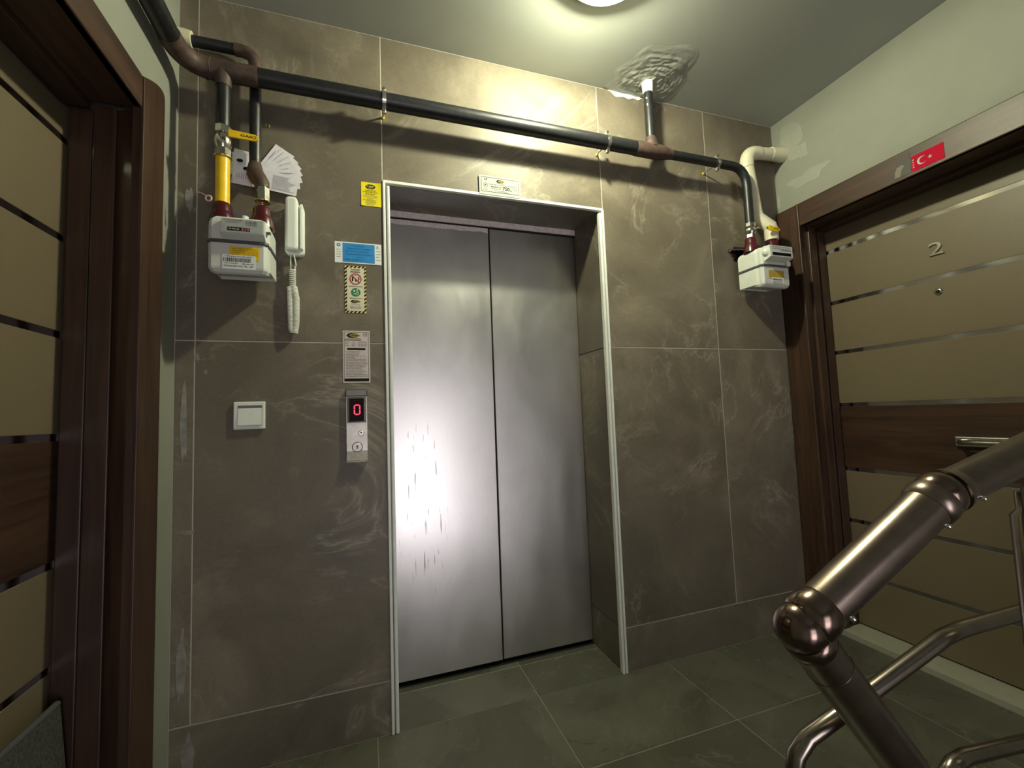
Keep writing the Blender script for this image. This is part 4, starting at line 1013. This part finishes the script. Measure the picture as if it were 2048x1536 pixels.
obj('keyhole', MB().lathe((X(722.6), -0.0162, Z(865)), (0, -1, 0), [(0, 0.0028), (0.0012, 0.0026)], 12), M['black'], ks)

# flag sticker and portrait sticker on the right door head
t = thing('flag_sticker', (1.572, -0.655, 1.998), 'red flag sticker with white crescent and star on the door head', 'sticker')
F = Flat((1.5716, -0.603, 1.998), (0, -1, 0), (0, 0, 1))
obj('red_field', F.rect(MB(), 0, 0.103, 0, 0.062, 0.0009, 0.0008), M['flag'], t)
pts = []
for i in range(25):
    a = math.radians(38+284*i/24); pts.append((0.034+0.0155*math.cos(a), 0.031+0.0155*math.sin(a)))
for i in range(25):
    a = math.radians(322-284*i/24+0); pts.append((0.0385+0.0125*math.cos(a), 0.031+0.0125*math.sin(a)))
mb = MB(); nn = 25
for i in range(nn-1):
    q = [pts[i], pts[i+1], pts[2*nn-2-i], pts[2*nn-1-i]]
    F.poly(mb, q, 0.0013)
obj('crescent', mb, M['splate'], t)
sp = []
for i in range(10):
    r = 0.0078 if i % 2 == 0 else 0.003; a = math.radians(180+36*i); sp.append((0.060+r*math.cos(a), 0.031+r*math.sin(a)))
mb = MB()
for i in range(10): F.poly(mb, [(0.060, 0.031), sp[i], sp[(i+1) % 10]], 0.0013)
obj('star', mb, M['splate'], t)
k = MB()
for i in range(4): F.rect(k, 0.004, 0.009, 0.014+i*0.010, 0.018+i*0.010, 0.0013)
obj('edge_print', k, M['splate'], t)
t = thing('portrait_sticker', (1.572, -0.572, 1.998), 'dark portrait sticker left of the red flag on the door head', 'sticker')
F = Flat((1.5716, -0.540, 1.998), (0, -1, 0), (0, 0, 1))
obj('sheet', F.poly(MB(), [(0.002, 0), (0.060, 0), (0.060, 0.078), (0.030, 0.070), (0.012, 0.058), (0.004, 0.030)], 0.0009, 0.0008), M['portrait'], t)
obj('pale_shape', F.poly(MB(), [(0.004, 0.004), (0.022, 0.004), (0.030, 0.030), (0.040, 0.040), (0.030, 0.048), (0.014, 0.044), (0.006, 0.028)], 0.0013), M['skin'], t)

# ------------------------------------------------------------------ doormat leaning in the left doorway
mt = thing('doormat', (-1.20, -0.55, 0.026), 'dark speckled doormat leaning upright against the left door', 'doormat')
obj('mat_sheet', MB().poly([(-1.172, -0.275, 0.027), (-1.160, -0.275, 0.027), (-1.200, -0.275, 0.448), (-1.212, -0.275, 0.448)], (0, -0.60, 0)), M['mat'], mt)
obj('mat_edge', MB().tube([(-1.206, -0.275, 0.450), (-1.206, -0.875, 0.450)], 0.0075, 8), M['meterband'], mt)

# ------------------------------------------------------------------ stair railing
rl = thing('stair_railing', (0.68, -1.17, 0.0), 'bronze-toned steel stair railing with a ball joint at lower right', 'railing')
BC = Vector((0.070, -1.195, 0.792)); J = Vector((0.320, -1.237, 0.957)); E2 = Vector((0.497, -1.262, 1.010)); E3 = E2+(E2-J)*2.2
B2 = Vector((0.264, -1.190, 0.551)); BF = BC+(B2-BC)*((0.0-BC.z)/(B2.z-BC.z))
da = (J-BC).normalized(); db = (BF-BC).normalized()
obj('handrail', MB().tube([BC+da*0.045, J-da*0.01], 0.0300, 32), M['rail'], rl)
obj('ball_joint', MB().sphere(BC, 0.0335, 32, 20), M['raild'], rl)
obj('collar', MB().tube([BC+da*0.010, BC+da*0.014, BC+da*0.030, BC+da*0.042, BC+da*0.048], [0.0315, 0.0345, 0.0345, 0.0325, 0.0302], 32), M['raild'], rl)
obj('collar', MB().tube([BC+db*0.014, BC+db*0.018, BC+db*0.032, BC+db*0.036], [0.0310, 0.0335, 0.0335, 0.0312], 32), M['raild'], rl)
obj('lower_rail', MB().tube([BC+db*0.03, BF], 0.0310, 32), M['rail'], rl)
obj('joint_ring', MB().torus(BC+db*0.078, db, 0.0310, 0.0008, 32, 6), M['raild'], rl)
dj = (E2-J).normalized()
obj('elbow_joint', MB().sphere(J, 0.0330, 28, 18), M['raild'], rl)
obj('collar', MB().tube([J-da*0.034, J-da*0.030, J-da*0.018, J-da*0.010], [0.0305, 0.0335, 0.0345, 0.0330], 28), M['rail'], rl)
obj('collar', MB().tube([J+dj*0.016, J+dj*0.024, J+dj*0.034], [0.0325, 0.0310, 0.0280], 28), M['rail'], rl)
obj('upper_handrail', MB().tube([J+dj*0.02, E3], 0.0275, 28), M['rail'], rl)
def rivet(p, d): obj('rivet', MB().tube([Vector(p), Vector(p)+Vector(d)*0.004, Vector(p)+Vector(d)*0.006], [0.0042, 0.0036, 0.0008], 12), M['chrome'], rl)
CAM = Vector((-0.4944, -1.6625, 1.1009))
def side_of(p, axis, r, dn):
    n = Vector(dn); n = (n-axis*n.dot(axis)).normalized(); return p+n*r, n
for p, ax, r in ((BC+da*0.060, da, 0.0298), (J-da*0.040, da, 0.0298), (J+dj*0.046, dj, 0.0273)):
    q, n = side_of(p, ax, r, (0.15, -0.75, -0.65)); rivet(q, n)
RT = {}
def rayp(pts): return [Vector(p) for p in pts]
T1 = rayp([(0.165, -1.085, 0.33), (0.160, -1.088, 0.46), (0.160, -1.090, 0.505), (0.166, -1.092, 0.528), (0.188, -1.095, 0.550), (0.253, -1.106, 0.579), (0.455, -1.138, 0.668), (0.478, -1.140, 0.676), (0.520, -1.143, 0.682), (0.75, -1.150, 0.684), (0.95, -1.155, 0.690)])
obj('thin_rail', MB().tube(T1, 0.0135, 18), M['thin'], rl)
T2 = rayp([(0.455, -1.128, 0.25), (0.455, -1.13, 0.40), (0.462, -1.13, 0.437), (0.485, -1.13, 0.452), (0.519, -1.13, 0.455), (0.75, -1.13, 0.425), (0.95, -1.13, 0.40)])
obj('thin_rail', MB().tube(T2, 0.0135, 18), M['thin'], rl)
obj('upright_post', MB().tube([(0.545, -1.232, 0.94), (0.545, -1.232, 0.91), (0.545, -1.232, 0.90), (0.545, -1.232, 0.0)], [0.010, 0.010, 0.018, 0.018], 18), M['thin'], rl)
obj('post_bracket', MB().tube([(0.545, -1.232, 0.92), (0.556, -1.255, 0.985), (0.566, -1.270, 1.020)], 0.010, 12), M['raild'], rl)
obj('thin_upright', MB().tube([(0.165, -1.085, 0.34), (0.165, -1.085, 0.0)], 0.0135, 14), M['thin'], rl)
obj('thin_upright', MB().tube([(0.455, -1.128, 0.26), (0.455, -1.128, 0.0)], 0.0135, 14), M['thin'], rl)
obj('end_post', MB().tube([(0.95, -1.16, 0.0), (0.95, -1.16, 0.70), (0.89, -1.30, 1.09)], 0.018, 18), M['thin'], rl)
obj('foot_flange', MB().tube([(BF.x, BF.y, 0.0), (BF.x, BF.y, 0.006)], 0.055, 24), M['raild'], rl)
